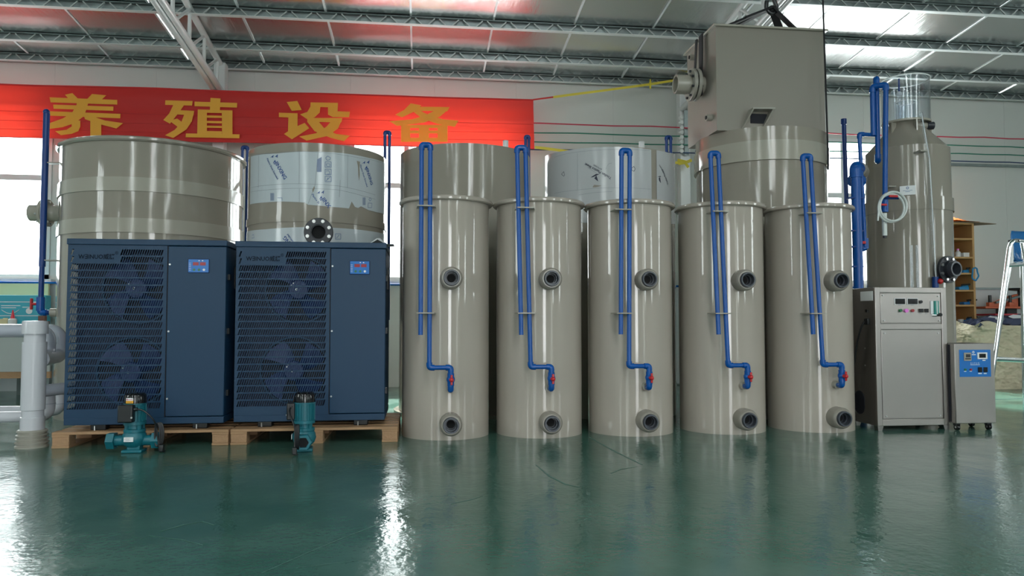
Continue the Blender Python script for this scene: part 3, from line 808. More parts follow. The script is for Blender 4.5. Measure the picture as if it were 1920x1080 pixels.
# --- tank 5: stepped tank carrying the hoisted box
c5, r5 = tank_center(1308, 1556, 340, 7.0)
r5b = r5*1.035
zc0, zc1, zc2 = ztop(c5, r5, 300), ztop(c5, r5b, 262), ztop(c5, r5b, 236)
t5 = thing('round_tank', c5, 'beige tank with stepped collar carrying the square hoisted box', 'tank')
b = MB(); shell(b, c5, r5, 0, zc0+.05); b.build('shell', 'pp_tank', t5)
MB().lathe(c5, [(r5-.01, zc0), (r5b, zc0), (r5b, zc1), (r5-.01, zc1)], 128, True).build('lower_collar', 'pp_light', t5)
MB().lathe(c5, [(r5-.02, zc1-.01), (r5b-.012, zc1-.01), (r5b-.012, zc2), (r5-.02, zc2), ], 128, True).build('upper_collar', 'pp_tank', t5)
MB().lathe(c5, [(0, zc2), (r5-.021, zc2), (r5-.021, zc2-.02), (0, zc2-.02)], 96).build('lid', 'pp_tank', t5)

# --- box hanging in black slings above tank 5
yF = c5.y - r5*0.62
A = at(1343, 150, yF).x; B_ = at(1546, 150, yF).x
bt = at(1440, 54, yF).z; bb_ = zc2 + .001
yB = yF + 0.72
bx = thing('hoisted_box', ((A+B_)/2, (yF+yB)/2, bb_), 'square beige plastic box with side flange, slung in black straps atop the stepped tank', 'box')
b = MB(); b.add([(x, y, z) for z in (bb_, bt) for x, y in ((A, yF), (B_, yF), (B_, yB), (A, yB), (A+.015, yF+.015), (B_-.015, yF+.015), (B_-.015, yB-.015), (A+.015, yB-.015))], [(i, (i+1) % 4, 8+(i+1) % 4, 8+i) for i in range(4)] + [(4+i, 4+(i+1) % 4, 12+(i+1) % 4, 12+i) for i in range(4)] + [(8+i, 8+(i+1) % 4, 12+(i+1) % 4, 12+i) for i in range(4)] + [(0,1,2,3)])
b.build('shell', 'pp_sheet', bx)
b = MB(); w = .03
b.bb(A-w, B_+w, yF-w, yF+.03, bt-.004, bt+.014).bb(A-w, B_+w, yB-.03, yB+w, bt-.004, bt+.014).bb(A-w, A+.03, yF+.03, yB-.03, bt-.004, bt+.014).bb(B_-.03, B_+w, yF+.03, yB-.03, bt-.004, bt+.014)
b.build('rim', 'pp_light', bx, bevel=.003)
fn0 = atX(1318, 160, A); fy = fn0.y; fz = fn0.z
nz = MB().ring((A+.02, fy, fz), (A-.27, fy, fz), .082, .072, 36).build('side_nozzle', 'pp_light', bx)
MB().ring((A-.15, fy, fz), (A-.27, fy, fz), .089, .080, 36).build('coupling', 'pp_light', nz)
for xa in (A-.055, A-.10):
    MB().ring((xa, fy, fz), (xa-.032, fy, fz), .150, .083, 40).build('flange', 'pp_fit', nz, bevel=.004)
for k in range(8):
    a = 2*math.pi*(k+.5)/8; q = Vector((A-.045, fy+.122*math.cos(a), fz+.122*math.sin(a)))
    MB().cyl(q, q+Vector((-.105,0,0)), .012, 8).build('bolt', 'dark_flange', nz)
for px, py in ((1299, 108), (1331, 221)):
    q = atX(px+3, py, A); n_ = MB().cyl(q, q+Vector((-.05,0,0)), .030, 20).build('stub', 'pp_fit', bx)
    MB().cyl(q+Vector((-.05,0,0)), q+Vector((-.056,0,0)), .018, 14).build('bore', 'hole', n_)
# hopper-shaped outlet hood on the box front
h0, h1_, h2_, h3_ = at(1404, 208, yF), at(1444, 208, yF), at(1429, 246, yF), at(1388, 246, yF)
dp = .10
def hp(px, py, d): 
    p = at(px, py, yF); return p + Vector((0, -d, 0))
hood = MB()
hood.add([hp(1403,207,0), hp(1444,207,0), hp(1444,207,dp), hp(1403,207,dp), hp(1403,210,0), hp(1444,210,0), hp(1444,210,dp), hp(1403,210,dp)], [(0,1,2,3),(7,6,5,4),(0,4,5,1),(1,5,6,2),(2,6,7,3),(3,7,4,0)])
hood.add([hp(1403,208,0), hp(1403,208,dp), hp(1386,250,0), hp(1406,208,0), hp(1406,208,dp), hp(1389,250,0)], [(0,1,2),(5,4,3),(0,3,4,1),(1,4,5,2),(2,5,3,0)])
hood.add([hp(1444,208,0), hp(1444,208,dp), hp(1427,250,0), hp(1441,208,0), hp(1441,208,dp), hp(1424,250,0)], [(0,1,2),(5,4,3),(0,3,4,1),(1,4,5,2),(2,5,3,0)])
hood.build('outlet_hood', 'pp_fit', bx)
q0, q1 = at(1407, 213, yF-.004), at(1438, 232, yF-.004)
MB().bb(q0.x, q1.x, yF-.006, yF-.002, q1.z, q0.z).build('outlet_opening', 'fan_hole', bx)
# slings, hook and hoist
hk = at(1447, 14, (yF+yB)/2)
st = thing('lifting_sling', hk, 'black webbing slings gathered on a crane hook over the square box', 'sling')
for cx, cy in ((A-.02, fy), (A+.02, yB-.1), (B_+.01, yF+.30), (B_-.02, yB-.1)):
    MB().bar((cx, cy, bt+.02), hk, .07, .018).build('strap', 'strap_black', st)
MB().bar((A-.035, fy-.055, bt+.02), (A-.045, fy-.055, fz-.12), .012, .075, up=(0,1,0)).build('strap', 'strap_black', st)
MB().bar((A-.035, fy+.06, bt+.02), (A-.045, fy+.11, fz), .008, .045, up=(0,1,0)).build('strap', 'strap_black', st)
MB().bar((B_+.035, yF+.30, bt+.02), (B_+.035, yF+.30, bb_+.05), .012, .05, up=(0,1,0)).build('strap', 'strap_black', st)
MB().bar(hk+Vector((-.30,-.05,-.14)), hk, .06, .02).build('strap', 'strap_black', st)
hkm = MB().tube([hk+Vector((-.05,0,.06)), hk+Vector((-.06,0,-.02)), hk+Vector((0,0,-.07)), hk+Vector((.06,0,-.01)), hk+Vector((.02,0,.08)), hk+Vector((0,0,.16))], .02, 10, bend=.05)
hkm.build('hook', 'black_plastic', st)
MB().cyl(hk+Vector((0,0,.14)), (hk.x, hk.y, zroof(hk.y)+.05), .018, 10).build('hoist_chain', 'black_plastic', st)
w0, w1 = at(1541, -60, yF-.12), at(1552, 276, yF-.12)
wz = MB().tube([(w0.x, w0.y, zroof(w0.y)+.05), w0, w1, w1+Vector((.01,.02,-.2))], .008, 8).build('hanging_cable', 'strap_black', origin=w1)
tag(wz, 'thin black cable hanging from the roof past the edge of the square box', 'cable')

# ================================================================== CHILLERS ON PALLETS
PFRONT = gnd(270, 838).y
CF = PFRONT + 0.02
CX0, CX1 = at(123.5, 620, CF).x, at(422, 620, CF).x
CW = CX1-CX0; CD = 0.62
CZ = at(270, 795.5, CF).z; CH = at(270, 449, CF).z - CZ
C2X = at(440.5, 620, CF+.03).x
DECK = at(270, 808, PFRONT).z

def grille_sheet(mb, fn, w, z_rows, blank=None, pitch=.0153, slot=.0108, shear=.31, bar=.0095, edge=.016):
    """fn(a, z, d) maps a sheet coordinate; slotted metal sheet made of rails and slanted strips"""
    def slab(pts):
        n = len(pts); mb.add([fn(a, z, 0) for a, z in pts] + [fn(a, z, .0015) for a, z in pts], [tuple(range(n)), tuple(reversed(range(n, 2*n)))] + [(i, n+i, n+(i+1) % n, (i+1) % n) for i in range(n)])
    for (z0, z1), (bl0, bl1) in z_rows:
        h = z1-z0; sh = h*shear
        slab([(0, z1), (w, z1), (w, z1+bar), (0, z1+bar)])
        segs = [(edge, w-edge)] if bl0 is None else [(edge, bl0), (bl1, w-edge)]
        slab([(0, z0), (edge, z0), (edge, z1), (0, z1)]); slab([(w-edge, z0), (w, z0), (w, z1), (w-edge, z1)])
        if bl0 is not None: slab([(bl0, z0), (bl1, z0), (bl1+sh*0, z1), (bl0, z1)])
        for a0, a1 in segs:
            n = int((a1-a0-sh)/pitch)
            if n < 1: slab([(a0, z0), (a1, z0), (a1, z1), (a0, z1)]); continue
            slab([(a0, z0), (a0+.001, z0), (a0+.001+sh, z1), (a0, z1)])
            for k in range(n):
                x = a0 + .001 + k*pitch + slot
                slab([(x, z0), (x+pitch-slot, z0), (x+pitch-slot+sh, z1), (x+sh, z1)])
            x = a0 + .001 + n*pitch
            slab([(x, z0), (a1, z0), (a1, z1), (min(x+sh, a1), z1)])

def make_chiller():
    t = thing('chiller_unit', (0,0,0), None, None)
    W, D, H = CW, CD, CH; gx = W*.622; lid = .040; base = .045
    MB().bb(-.006, W+.006, -.010, D+.006, H-lid, H).build('lid', 'navy', t, bevel=.004)
    MB().bb(0, W, 0, D, 0, base).build('base_rail', 'navy', t, bevel=.003)
    # front grille
    top = H-lid-.030; pitch_z = .0497; hrow = .0400
    rows = []; z1 = top; i = 0
    while z1 - hrow > base + .012:
        rows.append(((z1-hrow, z1), (.055, gx*.52) if i < 2 else (None, None))); z1 -= pitch_z; i += 1
    g = MB(); grille_sheet(g, lambda a, z, d: Vector((a, d, z)), gx, rows)
    zl = rows[-1][0][0]
    g.bb(0, gx, 0, .0015, base, zl); g.bb(0, gx, 0, .0015, top+.0095, H-lid)
    gr = g.build('front_grille', 'navy', t, smooth=False)
    tag(gr, kind='stuff')
    rows2 = [((a, b_), (None, None)) for (a, b_), _ in rows]
    g = MB(); grille_sheet(g, lambda a, z, d: Vector((d, a, z)), D*.86, rows2)
    g.bb(0, .0015, 0, D, base, zl); g.bb(0, .0015, 0, D, top+.0095, H-lid); g.bb(0, .0015, D*.86, D, zl, top+.01)
    tag(g.build('side_grille', 'navy', t, smooth=False), kind='stuff')
    # right compartment
    MB().bb(gx+.006, W, 0, D, base+.004, H-lid-.003).build('control_door', 'navy', t, bevel=.005)
    MB().bb(gx, gx+.006, .004, D, base, H-lid).build('seam', 'fan_hole', t)
    MB().bb(0, gx, D-.02, D, base, H-lid).build('coil_back', 'fan_hole', t)
    # shroud and fans
    MB().bb(.003, gx, .150, .156, base, H-lid).build('fan_shroud', 'navy_dark', t)
    for zc, xc in ((H*.735, W*.40), (H*.275, W*.375)):
        f = MB().cyl((xc, .149, zc), (xc, .146, zc), .235, 48).build('fan', 'fan_hole', t)
        MB().ring((xc, .148, zc), (xc, .128, zc), .245, .233, 48).build('fan_ring', 'navy', f)
        MB().cyl((xc, .14, zc), (xc, .075, zc), .072, 28).build('fan_hub', 'navy_fan', f, bevel=.01)
        for k in range(4):
            bl = MB(); n = 8; V = []; Fc = []
            for j in range(n+1):
                rr = .06 + .165*j/n
                a0 = math.pi/2*k + .35*j/n; a1 = a0 + .95 - .1*j/n
                V += [(xc+rr*math.cos(a0), .135, zc+rr*math.sin(a0)), (xc+rr*math.cos((a0+a1)/2), .105, zc+rr*math.sin((a0+a1)/2)), (xc+rr*math.cos(a1), .085, zc+rr*math.sin(a1))]
                if j: q = 3*(j-1); Fc += [(q, q+1, q+4, q+3), (q+1, q+2, q+5, q+4)]
            MB().add(V, Fc).build('fan_blade', 'navy_fan', f)
        for dx, dz in ((-.01, .0), (-.045, .03), (-.035, .045)):
            MB().ring((xc+dx, .075, zc+dz), (xc+dx, .068, zc+dz), .009 if dx > -.02 else .005, .004 if dx > -.02 else .001, 12).build('hub_bolt', 'chrome', f)
    # lettering, display, screws, handle, feet
    lg = MB(); put_text(lg, 'W\u018eINUO\u5a01\u8afe', .041, front_fn((.068, -.0015, top-.066)), .010, sx=.92); put_text(lg, '\u00ae', .03, front_fn((gx*.47, -.0015, top-.035)))
    lg.build('lettering', 'logo_dark', t, smooth=False)
    dx0, dx1 = W*.755, W*.892; dz1 = H - .130; dz0 = dz1 - .098
    dpn = MB().bb(dx0, dx1, -.006, .001, dz0, dz1).build('display_frame', 'panel_edge', t, bevel=.006)
    MB().bb(dx0+.004, dx1-.004, -.0075, -.005, dz0+.004, dz1-.004).build('display_face', 'panel_blue', dpn, bevel=.0008)
    w = dx1-dx0
    for k in range(2):
        x = dx0 + w*(.24+.33*k); MB().bb(x, x+w*.27, -.0085, -.007, dz1-.046, dz1-.024).build('led_readout', 'led_red', dpn)
    for k in range(3):
        x = dx0 + w*(.30+.23*k); MB().cyl((x, -.007, dz0+.022), (x, -.0095, dz0+.022), .0085, 16).build('button', 'green_button' if k < 2 else 'label_white', dpn)
    pr = MB()
    for k in range(5): pr.bb(dx0+.008, dx0+.022, -.0082, -.007, dz0+.018+k*.012, dz0+.0205+k*.012)
    pr.bb(dx0+w*.5, dx0+w*.56, -.0082, -.007, dz1-.016, dz1-.010).bb(dx0+w*.66, dx0+w*.72, -.0082, -.007, dz1-.016, dz1-.010)
    pr.build('display_print', 'label_white', dpn)
    for zz in (H*.865, H*.50, H*.135): MB().cyl((gx+.018, .001, zz), (gx+.018, -.004, zz), .0065, 10).build('screw', 'bolt', t)
    for zz in (H*.80, H*.50, H*.16): MB().bb(W, W+.014, .05, .09, zz-.02, zz+.02).build('hinge', 'black_plastic', t)
    MB().bb(W-.001, W+.012, .22, .30, H*.74, H*.87).build('side_handle', 'black_plastic', t, bevel=.004)
    for x in (.15, W-.22):
        for y in (.05, D-.12):
            fo = MB().bb(x, x+.10, y, y+.07, -(CZ-DECK), .002).build('foot', 'black_plastic', t, bevel=.006)
            MB().cyl((x+.03, y-.006, -(CZ-DECK)), (x+.03, y-.006, -.012), .005, 8).build('anchor_bolt', 'bolt', fo)
    return t
ch = make_chiller()
ch.location = (CX0, CF, CZ)
tag(ch, 'navy blue twin fan chiller standing beside the white pipe manifold', 'chiller', 'navy chillers on pallets')
ch2 = copy_tree(ch); ch2.location = (C2X, CF+.03, CZ)
tag(ch2, 'navy blue twin fan chiller between the other chiller and the filter columns', 'chiller', 'navy chillers on pallets')

def make_pallet(W, D=.80):
    t = thing('pallet', (0,0,0), None, None)
    n = 6
    for k in range(n):
        y0 = k*(D-.10)/(n-1); MB().bb(0, W, y0, y0+.10, DECK-.018, DECK).build('deck_board', 'wood', t, bevel=.002)
    for x in (0, (W-.11)/2, W-.11):
        MB().bb(x, x+.11, 0, D, DECK-.034, DECK-.018).build('cross_board', 'wood', t, bevel=.002)
        MB().bb(x, x+.11, .0, D, 0, .016).build('skid_board', 'wood', t, bevel=.002)
        for y in (.002, (D-.10)/2, D-.102):
            MB().bb(x+.002, x+.108, y, y+.10, .016, DECK-.034).build('block', 'wood_block', t, bevel=.003)
    return t
px0 = gnd(106, 838).x
pw = at(428, 836, PFRONT).x - px0
pl = make_pallet(pw); pl.location = (px0, PFRONT, 0); tag(pl, 'raw wood pallet under the chiller next to the white pipe manifold', 'pallet', 'wooden pallets under the chillers')
pl2 = copy_tree(pl); pl2.location = (at(431, 836, PFRONT).x, PFRONT, 0)
pl2.location.x = px0 + pw + .012
tag(pl2, 'raw wood pallet under the chiller next to the filter columns', 'pallet', 'wooden pallets under the chillers')

# bag left on the second chiller
q = at(706, 452, CF+.25); zt = CZ+CH
t = thing('plastic_bag', (q.x, CF+.25, zt), 'crumpled white bag with a black label lying on the chiller lid', 'bag')
V = []; nx = 10; ny = 7
for j in range(ny+1):
    for i in range(nx+1):
        a, b_ = i/nx, j/ny
        h = .055*math.exp(-((a-.55)**2)/.03)*(math.sin(math.pi*b_)**.5 if 0 < b_ < 1 else 0) + .004 + random.uniform(0, .006)
        V.append((q.x-.13+.26*a, CF+.16+.2*b_, zt+h))
Fc = [(j*(nx+1)+i, j*(nx+1)+i+1, (j+1)*(nx+1)+i+1, (j+1)*(nx+1)+i) for j in range(ny) for i in range(nx)]
MB().add(V, Fc).build('film_sheet', 'paper', t)
MB().add([(q.x-.06, CF+.157, zt+.004), (q.x+.075, CF+.157, zt+.004), (q.x+.05, CF+.165, zt+.018), (q.x+.012, CF+.168, zt+.040), (q.x-.02, CF+.165, zt+.02)], [(0,1,2,3,4)]).build('dark_label', 'black_plastic', t)

# ================================================================== PIPELINE PUMPS
def make_pump():
    t = thing('inline_pump', (0,0,0), None, None)
    zx = .075
    b = MB().box((.0, 0, .010), (.125, .11, .020)); b.bb(-.035, .045, -.035, .035, .015, .05); b.build('foot', 'teal_pump', t, bevel=.006)
    v = MB().revolve((0, 0, .035), (0, 0, .135), [(0, .0), (0, .045), (.2, .066), (.5, .076), (.8, .070), (1, .058), (1, 0)], 28)
    v.tube([(-.13, 0, zx), (-.06, 0, zx), (0, 0, zx+.01), (.06, 0, zx), (.13, 0, zx)], .034, 18)
    v.build('volute', 'teal_pump', t)
    for s_ in (-1, 1):
        u = MB().revolve((s_*.115, 0, zx), (s_*.165, 0, zx), [(0, .040), (0, .056), (.9, .056), (1, .050), (1, .036), (.3, .034)], 6)
        un = u.build('hex_union', 'teal_pump', t)
        MB().cyl((s_*.145, 0, zx), (s_*.147, 0, zx), .035, 20).build('bore', 'hole', un)
    n = MB().cyl((0, 0, .130), (0, 0, .150), .066, 28).cyl((0, 0, .150), (0, 0, .182), .048, 24)
    for k in range(4):
        a = math.pi/4+math.pi/2*k; n.box((.05*math.cos(a), .05*math.sin(a), .162), (.022, .022, .04), Matrix.Rotation(a, 3, 'Z'))
    n.cyl((0, 0, .178), (0, 0, .200), .068, 28); n.build('lantern', 'teal_pump', t, bevel=.002)
    m_ = MB().cyl((0, 0, .198), (0, 0, .315), .061, 32)
    for k in range(20):
        a = 2*math.pi*k/20; m_.box((.063*math.cos(a), .063*math.sin(a), .255), (.010, .004, .105), Matrix.Rotation(a, 3, 'Z'))
    m_.cyl((0,0,.312), (0,0,.318), .068, 32)
    m_.build('motor', 'teal_pump', t)
    fc = MB().lathe((0, 0), [(0, .318), (.069, .318), (.069, .352), (.064, .372), (.050, .383), (0, .384)], 36).build('fan_cover', 'black_gloss', t)
    def arc(a0, a1, z0, z1, r=.0705):
        mb = MB(); N = 8; V = []
        for i in range(N+1):
            a = a0+(a1-a0)*i/N; V += [(r*math.sin(a), -r*math.cos(a), z0), (r*math.sin(a), -r*math.cos(a), z1)]
        mb.add(V, [(2*i, 2*i+1, 2*i+3, 2*i+2) for i in range(N)]); return mb
    arc(-.52, .18, .338, .355).build('sticker', 'label_white', fc)
    arc(-.52, .18, .321, .338).build('sticker', 'label_orange', fc)
    ar = arc(-.40, .12, .3445, .3475, .0712); r = .0712
    ar.add([(r*math.sin(a), -r*math.cos(a), z) for a, z in ((-.47, .346), (-.36, .3525), (-.36, .3395))], [(0,1,2)]); ar.build('arrow_mark', 'red_valve', fc)
    for z_ in (.332, .326):
        pr = MB()
        for k in range(5): pr.v, pr.f = pr.v, pr.f; q = arc(-.42+.1*k, -.36+.1*k, z_-.002, z_+.001, .0711); pr.add(q.v, q.f)
        pr.build('print_line', 'brown', fc)
    bx_ = MB().box((-.022, -.085, .258), (.092, .055, .112)); jb = bx_.build('junction_box', 'black_plastic', t, bevel=.008)
    MB().cyl((.02, -.113, .235), (.02, -.116, .235), .006, 10).build('screw', 'bolt', jb)
    MB().cyl((.020, -.085, .285), (.045, -.085, .285), .012, 12).build('cable_gland', 'black_plastic', jb)
    np_ = MB().box((-.008, -.079, .092), (.058, .004, .030)).build('name_plate', 'label_white', t, bevel=.001)
    pr = MB()
    for k in range(4): pr.box((-.018+.008*(k % 2), -.0815, .083+.006*k), (.03, .001, .0015))
    pr.build('print_line', 'ink_line', np_)
    cab = MB().tube([(.045, -.085, .285), (.08, -.09, .280), (.115, -.085, .25), (.14, -.07, .215), (.15, -.05, .17), (.16, -.05, .10), (.17, -.05, .03), (.185, -.06, .008), (.20, -.03, .008)], .0055, 8, bend=.02)
    cab.build('cable', 'black_plastic', t)
    cb = MB()
    for k in range(4):
        cx = .155+.004*k; cb.tube([(cx+.020*math.sin(2*math.pi*i/20)*(.8+.1*k), -.045+.006*k, .115+.075*math.cos(2*math.pi*i/20)) for i in range(20)], .0052, 8, closed=True)
    cb.build('cable_bundle', 'black_plastic', t)
    pg = MB().box((.185, -.05, .030), (.03, .03, .045)); pg.build('plug', 'black_plastic', t, bevel=.006)
    return t
g = gnd(246, 850)
pm = make_pump(); pm.location = (g.x, g.y+.05, 0); tag(pm, 'teal inline pump with a red arrow sticker on its black cap', 'pump', 'teal pumps in front of the chillers')
g = gnd(568, 847)
pm2 = copy_tree(pm); pm2.location = (g.x, g.y+.05, 0); pm2.rotation_euler = (0, 0, R(-84)); tag(pm2, 'teal inline pump turned so its open round port faces out', 'pump', 'teal pumps in front of the chillers')
for p_ in (pm, pm2): p_.scale = (1.0, 1.0, 1.0)

# ================================================================== WHITE PIPE MANIFOLD
g = gnd(60, 842); gy = g.y + .09
def mz(py): return at(62, py, gy).z
mx_ = at(63, 720, gy).x
t = thing('pipe_manifold', (mx_, gy, 0), 'white plastic pipe manifold with capped standpipe and looping elbows by the chiller', 'pipes')
c = (mx_, gy)
s = MB().lathe(c, [(0, mz(641)), (.073, mz(641)), (.073, mz(768)), (.066, mz(768.5)), (.066, mz(781)), (.073, mz(781.5)), (.073, mz(807)), (0, mz(807))], 40); s.build('standpipe', 'pvc_white', t)
MB().lathe(c, [(.064, mz(642)), (.064, mz(625))], 40).build('pipe_neck', 'pvc_white', t)
MB().lathe(c, [(.062, mz(626)), (.078, mz(626)), (.078, mz(605)), (.074, mz(602)), (0, mz(601))], 40).build('end_cap', 'pvc_white', t)
zb0, zb1 = 0, mz(805)
prof = [(0, 0), (.100, 0), (.100, .012)]
for k in range(4):
    z = .016 + (zb1-.02)*k/4; prof += [(.092-.003*k, z), (.092-.003*k, z+.012), (.101-.003*k, z+.013), (.101-.003*k, z+.020)]
prof += [(.085, zb1), (0, zb1)]
MB().lathe(c, prof, 40).build('base_coupling', 'pp_fit', t)
for dy, ex in ((.32, 92), (.62, 113)):
    Y = gy+dy; P0 = at(-120, 618, Y); P1 = at(ex, 620, Y); zl2 = at(ex, 667, Y).z
    rr = .046 if dy < .5 else .05
    MB().tube([(P0.x, Y, P1.z), (P1.x, Y, P1.z), (P1.x, Y, zl2), (mx_+.03, gy+.03, zl2)], rr, 20, bend=.085, nb=8).build('loop_pipe', 'pvc_grey' if dy > .1 else 'pvc_white', t)
    MB().cyl((P1.x, Y, (P1.z+zl2)/2-.004), (P1.x, Y, (P1.z+zl2)/2+.004), rr+.003, 20).build('joint_ring', 'pvc_grey', t)
Y = gy+.28; Pb = at(150, 729, Y)
MB().tube([(mx_, gy, mz(735)), (mx_+.12, gy+.2, mz(733)), (Pb.x, Y, Pb.z)], .042, 18, bend=.05).build('branch_pipe', 'pvc_grey', t)
for dy, ex, yy2 in ((.26, 92, 781), (.56, 112, 770)):
    Y = gy+dy; pA = at(ex, 738, Y); pB = at(ex, yy2, Y); pC = at(-140, yy2, Y)
    MB().tube([pA, pB, (pC.x, Y, pB.z)], .040, 18, bend=.10, nb=8).build('drop_pipe', 'pvc_white', t)
    MB().cyl(at(ex, 756, Y), at(ex, 757.5, Y), .043, 18).build('joint_ring', 'pvc_grey', t)

# ================================================================== PROTEIN SKIMMER TOWER
cs, rs = tank_center(1626, 1792, 500, 6.9)
t = thing('skimmer_tower', cs, 'tall beige skimmer tower with a clear acrylic cup on its cone', 'skimmer')
zs1 = ztop(cs, rs, 270); zband = ztop(cs, rs, 393); zbt = ztop(cs, rs, 368); zneck = at(1692, 232, cs.y).z; zcup = at(1692, 152, cs.y).z
rc = 41.5/F_PX*6.9
b = MB().lathe(cs, [(0, 0), (rs, 0), (rs, zband+.02)], 96); b.build('lower_body', 'pp_tank', t)
MB().lathe(cs, [(rs-.012, zband), (rs+.010, zband), (rs+.010, zbt), (rs-.004, zbt), (rs-.008, zs1), (rs-.03, zs1+.004)], 96).build('upper_body', 'pp_tank', t)
MB().lathe(cs, [(rs-.012, zs1), (rc*.72, zneck-.045), (rc*.70, zneck-.01)], 96).build('cone', 'pp_tank', t)
MB().lathe(cs, [(rc*.66, zneck-.012), (rc+.004, zneck-.012), (rc+.004, zneck+.006), (rc*.66, zneck+.006)], 72, True).build('cup_flange', 'pp_light', t)
for k in range(6):
    a = 2*math.pi*k/6 + .35; u = Vector((math.cos(a), math.sin(a), 0)); w_ = Vector((-math.sin(a), math.cos(a), 0))*.006
    p = [Vector(cs)+u*(rc*.70)+Vector((0,0,zneck-.012)), Vector(cs)+u*rc+Vector((0,0,zneck-.012)), Vector(cs)+u*(rc*1.02)+Vector((0,0,zneck-.16)), Vector(cs)+u*(rc*.80)+Vector((0,0,zneck-.10))]
    MB().add([q-w_ for q in p]+[q+w_ for q in p], [(0,1,2,3),(7,6,5,4),(0,4,5,1),(1,5,6,2),(2,6,7,3),(3,7,4,0)]).build('gusset', 'pp_light', t)
cup = MB().lathe(cs, [(rc, zneck), (rc, zcup), (rc-.006, zcup), (rc-.006, zneck)], 72).build('acrylic_cup', 'acrylic', t)
MB().lathe(cs, [(rc-.006, zcup), (rc+.006, zcup), (rc+.006, zcup+.010), (rc-.006, zcup+.010)], 72, True).build('cup_rim', 'hose_clear', cup)
MB().lathe(cs, [(rc*.42, zneck), (rc*.42, zneck+.20), (rc*.41, zneck+.20), (rc*.41, zneck)], 48).build('inner_neck', 'acrylic', cup)
MB().lathe(cs, [(rc*.42-.004, zneck+.20), (rc*.42+.004, zneck+.20), (rc*.42+.004, zneck+.207), (rc*.42-.004, zneck+.207)], 48, True).build('neck_rim', 'label_white', cup)
for k in range(5):
    a = 2*math.pi*k/5+.4; MB().cyl((cs.x+rc*.46*math.cos(a), cs.y+rc*.46*math.sin(a), zneck), (cs.x+rc*.46*math.cos(a), cs.y+rc*.46*math.sin(a), zneck+(.30 if k % 2 else .21)), .004, 8).build('support_rod', 'label_white', cup)
yq = cs.y
q = at(1686, 176, yq); MB().cyl((q.x, q.y, q.z), (q.x, q.y, zcup+.02), .008, 10).build('spray_stem', 'blue_dark', cup)
MB().sphere((q.x, q.y, q.z), .024, 14, 10).build('spray_head', 'label_white', cup)
q = at(1712, 236, yq-.12); MB().cyl(q, q+Vector((.13,-.02,0)), .030, 18).build('drain_stub', 'pp_fit', t); MB().ring(q+Vector((.12,-.02,0)), q+Vector((.18,-.03,0)), .036, .026, 20).build('drain_union', 'dark_flange', t)
# blue pipework in front of and beside the tower
yf = cs.y - rs - .07
def pipe(pts, r, name='water_pipe', m='blue_pipe', par=None, er=1.28):
    mb = MB()
    for a, b_ in zip(pts[:-1], pts[1:]): mb.cyl(a, b_, r, 16)
    o = mb.build(name, m, par or t)
    for i in range(1, len(pts)-1):
        e = MB(); elbow(e, pts[i], Vector(pts[i-1])-Vector(pts[i]), Vector(pts[i+1])-Vector(pts[i]), r*er, r*2.4); e.build('elbow', m, o)
    return o
ys = cs.y - .34
L1 = at(1643, 147, ys); q1 = at(1682, 146, ys); q2 = at(1643, 300, ys)
pipe([(q1.x, cs.y-.05, L1.z), (L1.x, ys, L1.z), (L1.x+.0, ys, q2.z), (q2.x+.04, cs.y-.30, q2.z)], .021)
q3 = at(1642, 253, ys); q4 = at(1610, 253, ys); q5 = at(1622, 462, ys-.04)
p_ = pipe([(q3.x, ys, q3.z), (q4.x, ys-.01, q3.z), (q5.x, ys-.04, q5.z), (q5.x+.0, ys-.04, q5.z)][:3], .017)
q6 = at(1607, 466, ys-.04)
pipe([q5, (q5.x, ys-.04, q6.z), (q6.x, ys-.06, q6.z)], .020)
MB().cyl(q5+Vector((0,0,.07)), q5-Vector((0,0,.02)), .030, 16).build('valve', 'blue_pipe', t); MB().box(q5+Vector((-.04,-.03,.03)), (.05,.02,.025)).build('valve_handle', 'red_valve', t, bevel=.004)
b1 = at(1604, 312, ys-.06); b0 = at(1613, 640, ys-.06)
pipe([(b1.x+.13, ys+.06, b1.z), (b1.x, ys-.06, b1.z), (b0.x, ys-.06, .0)], .042, 'outlet_pipe', er=1.22)
for py in (372, 433, 463, 500): q = at(1607, py, ys-.06); MB().box(q+Vector((-.02,0,0)), (.13,.06,.012)).build('pipe_clip', 'blue_dark', t)
MB().cyl((b1.x+.10, ys+.04, b1.z), (b1.x+.20, ys+.16, b1.z), .062, 24).build('outlet_nozzle', 'pp_fit', t)
u0, u1, u2 = at(1645, 158, yf), at(1661, 158, yf), at(1659, 398, yf)
pipe([(u0.x, ys-.02, at(1645, 250, yf).z), (u0.x, ys-.02, u0.z), (u1.x, yf, u0.z), (u2.x, yf, u2.z)], .0215)
v0 = at(1659, 385, yf); MB().cyl(v0-Vector((0,0,.06)), v0+Vector((0,0,.05)), .029, 16).build('valve', 'blue_pipe', t); MB().box(v0+Vector((-.035,-.03,0)), (.065,.016,.018)).build('valve_handle', 'red_valve', t, bevel=.004)
v1 = at(1672, 369, yf-.03); MB().cyl(v1-Vector((.07,0,0)), v1+Vector((.06,0,0)), .022, 14).build('valve', 'blue_dark', t); MB().box(v1+Vector((-.005,-.03,0)), (.08,.016,.02)).build('valve_handle', 'red_valve', t, bevel=.004)
MB().cyl(v1+Vector((.05,0,0)), v1+Vector((.09,0,0)), .020, 12).build('hose_tail', 'label_white', t)
fz0, fz1 = at(1658, 400, yf), at(1658, 442, yf)
MB().cyl(fz0, (fz0.x, yf, fz1.z), .021, 16).build('flow_tube', 'hose_clear', t); MB().cyl((fz0.x, yf, fz1.z), (fz0.x, yf, fz1.z-.02), .016, 12).build('tube_end', 'dark_flange', t)
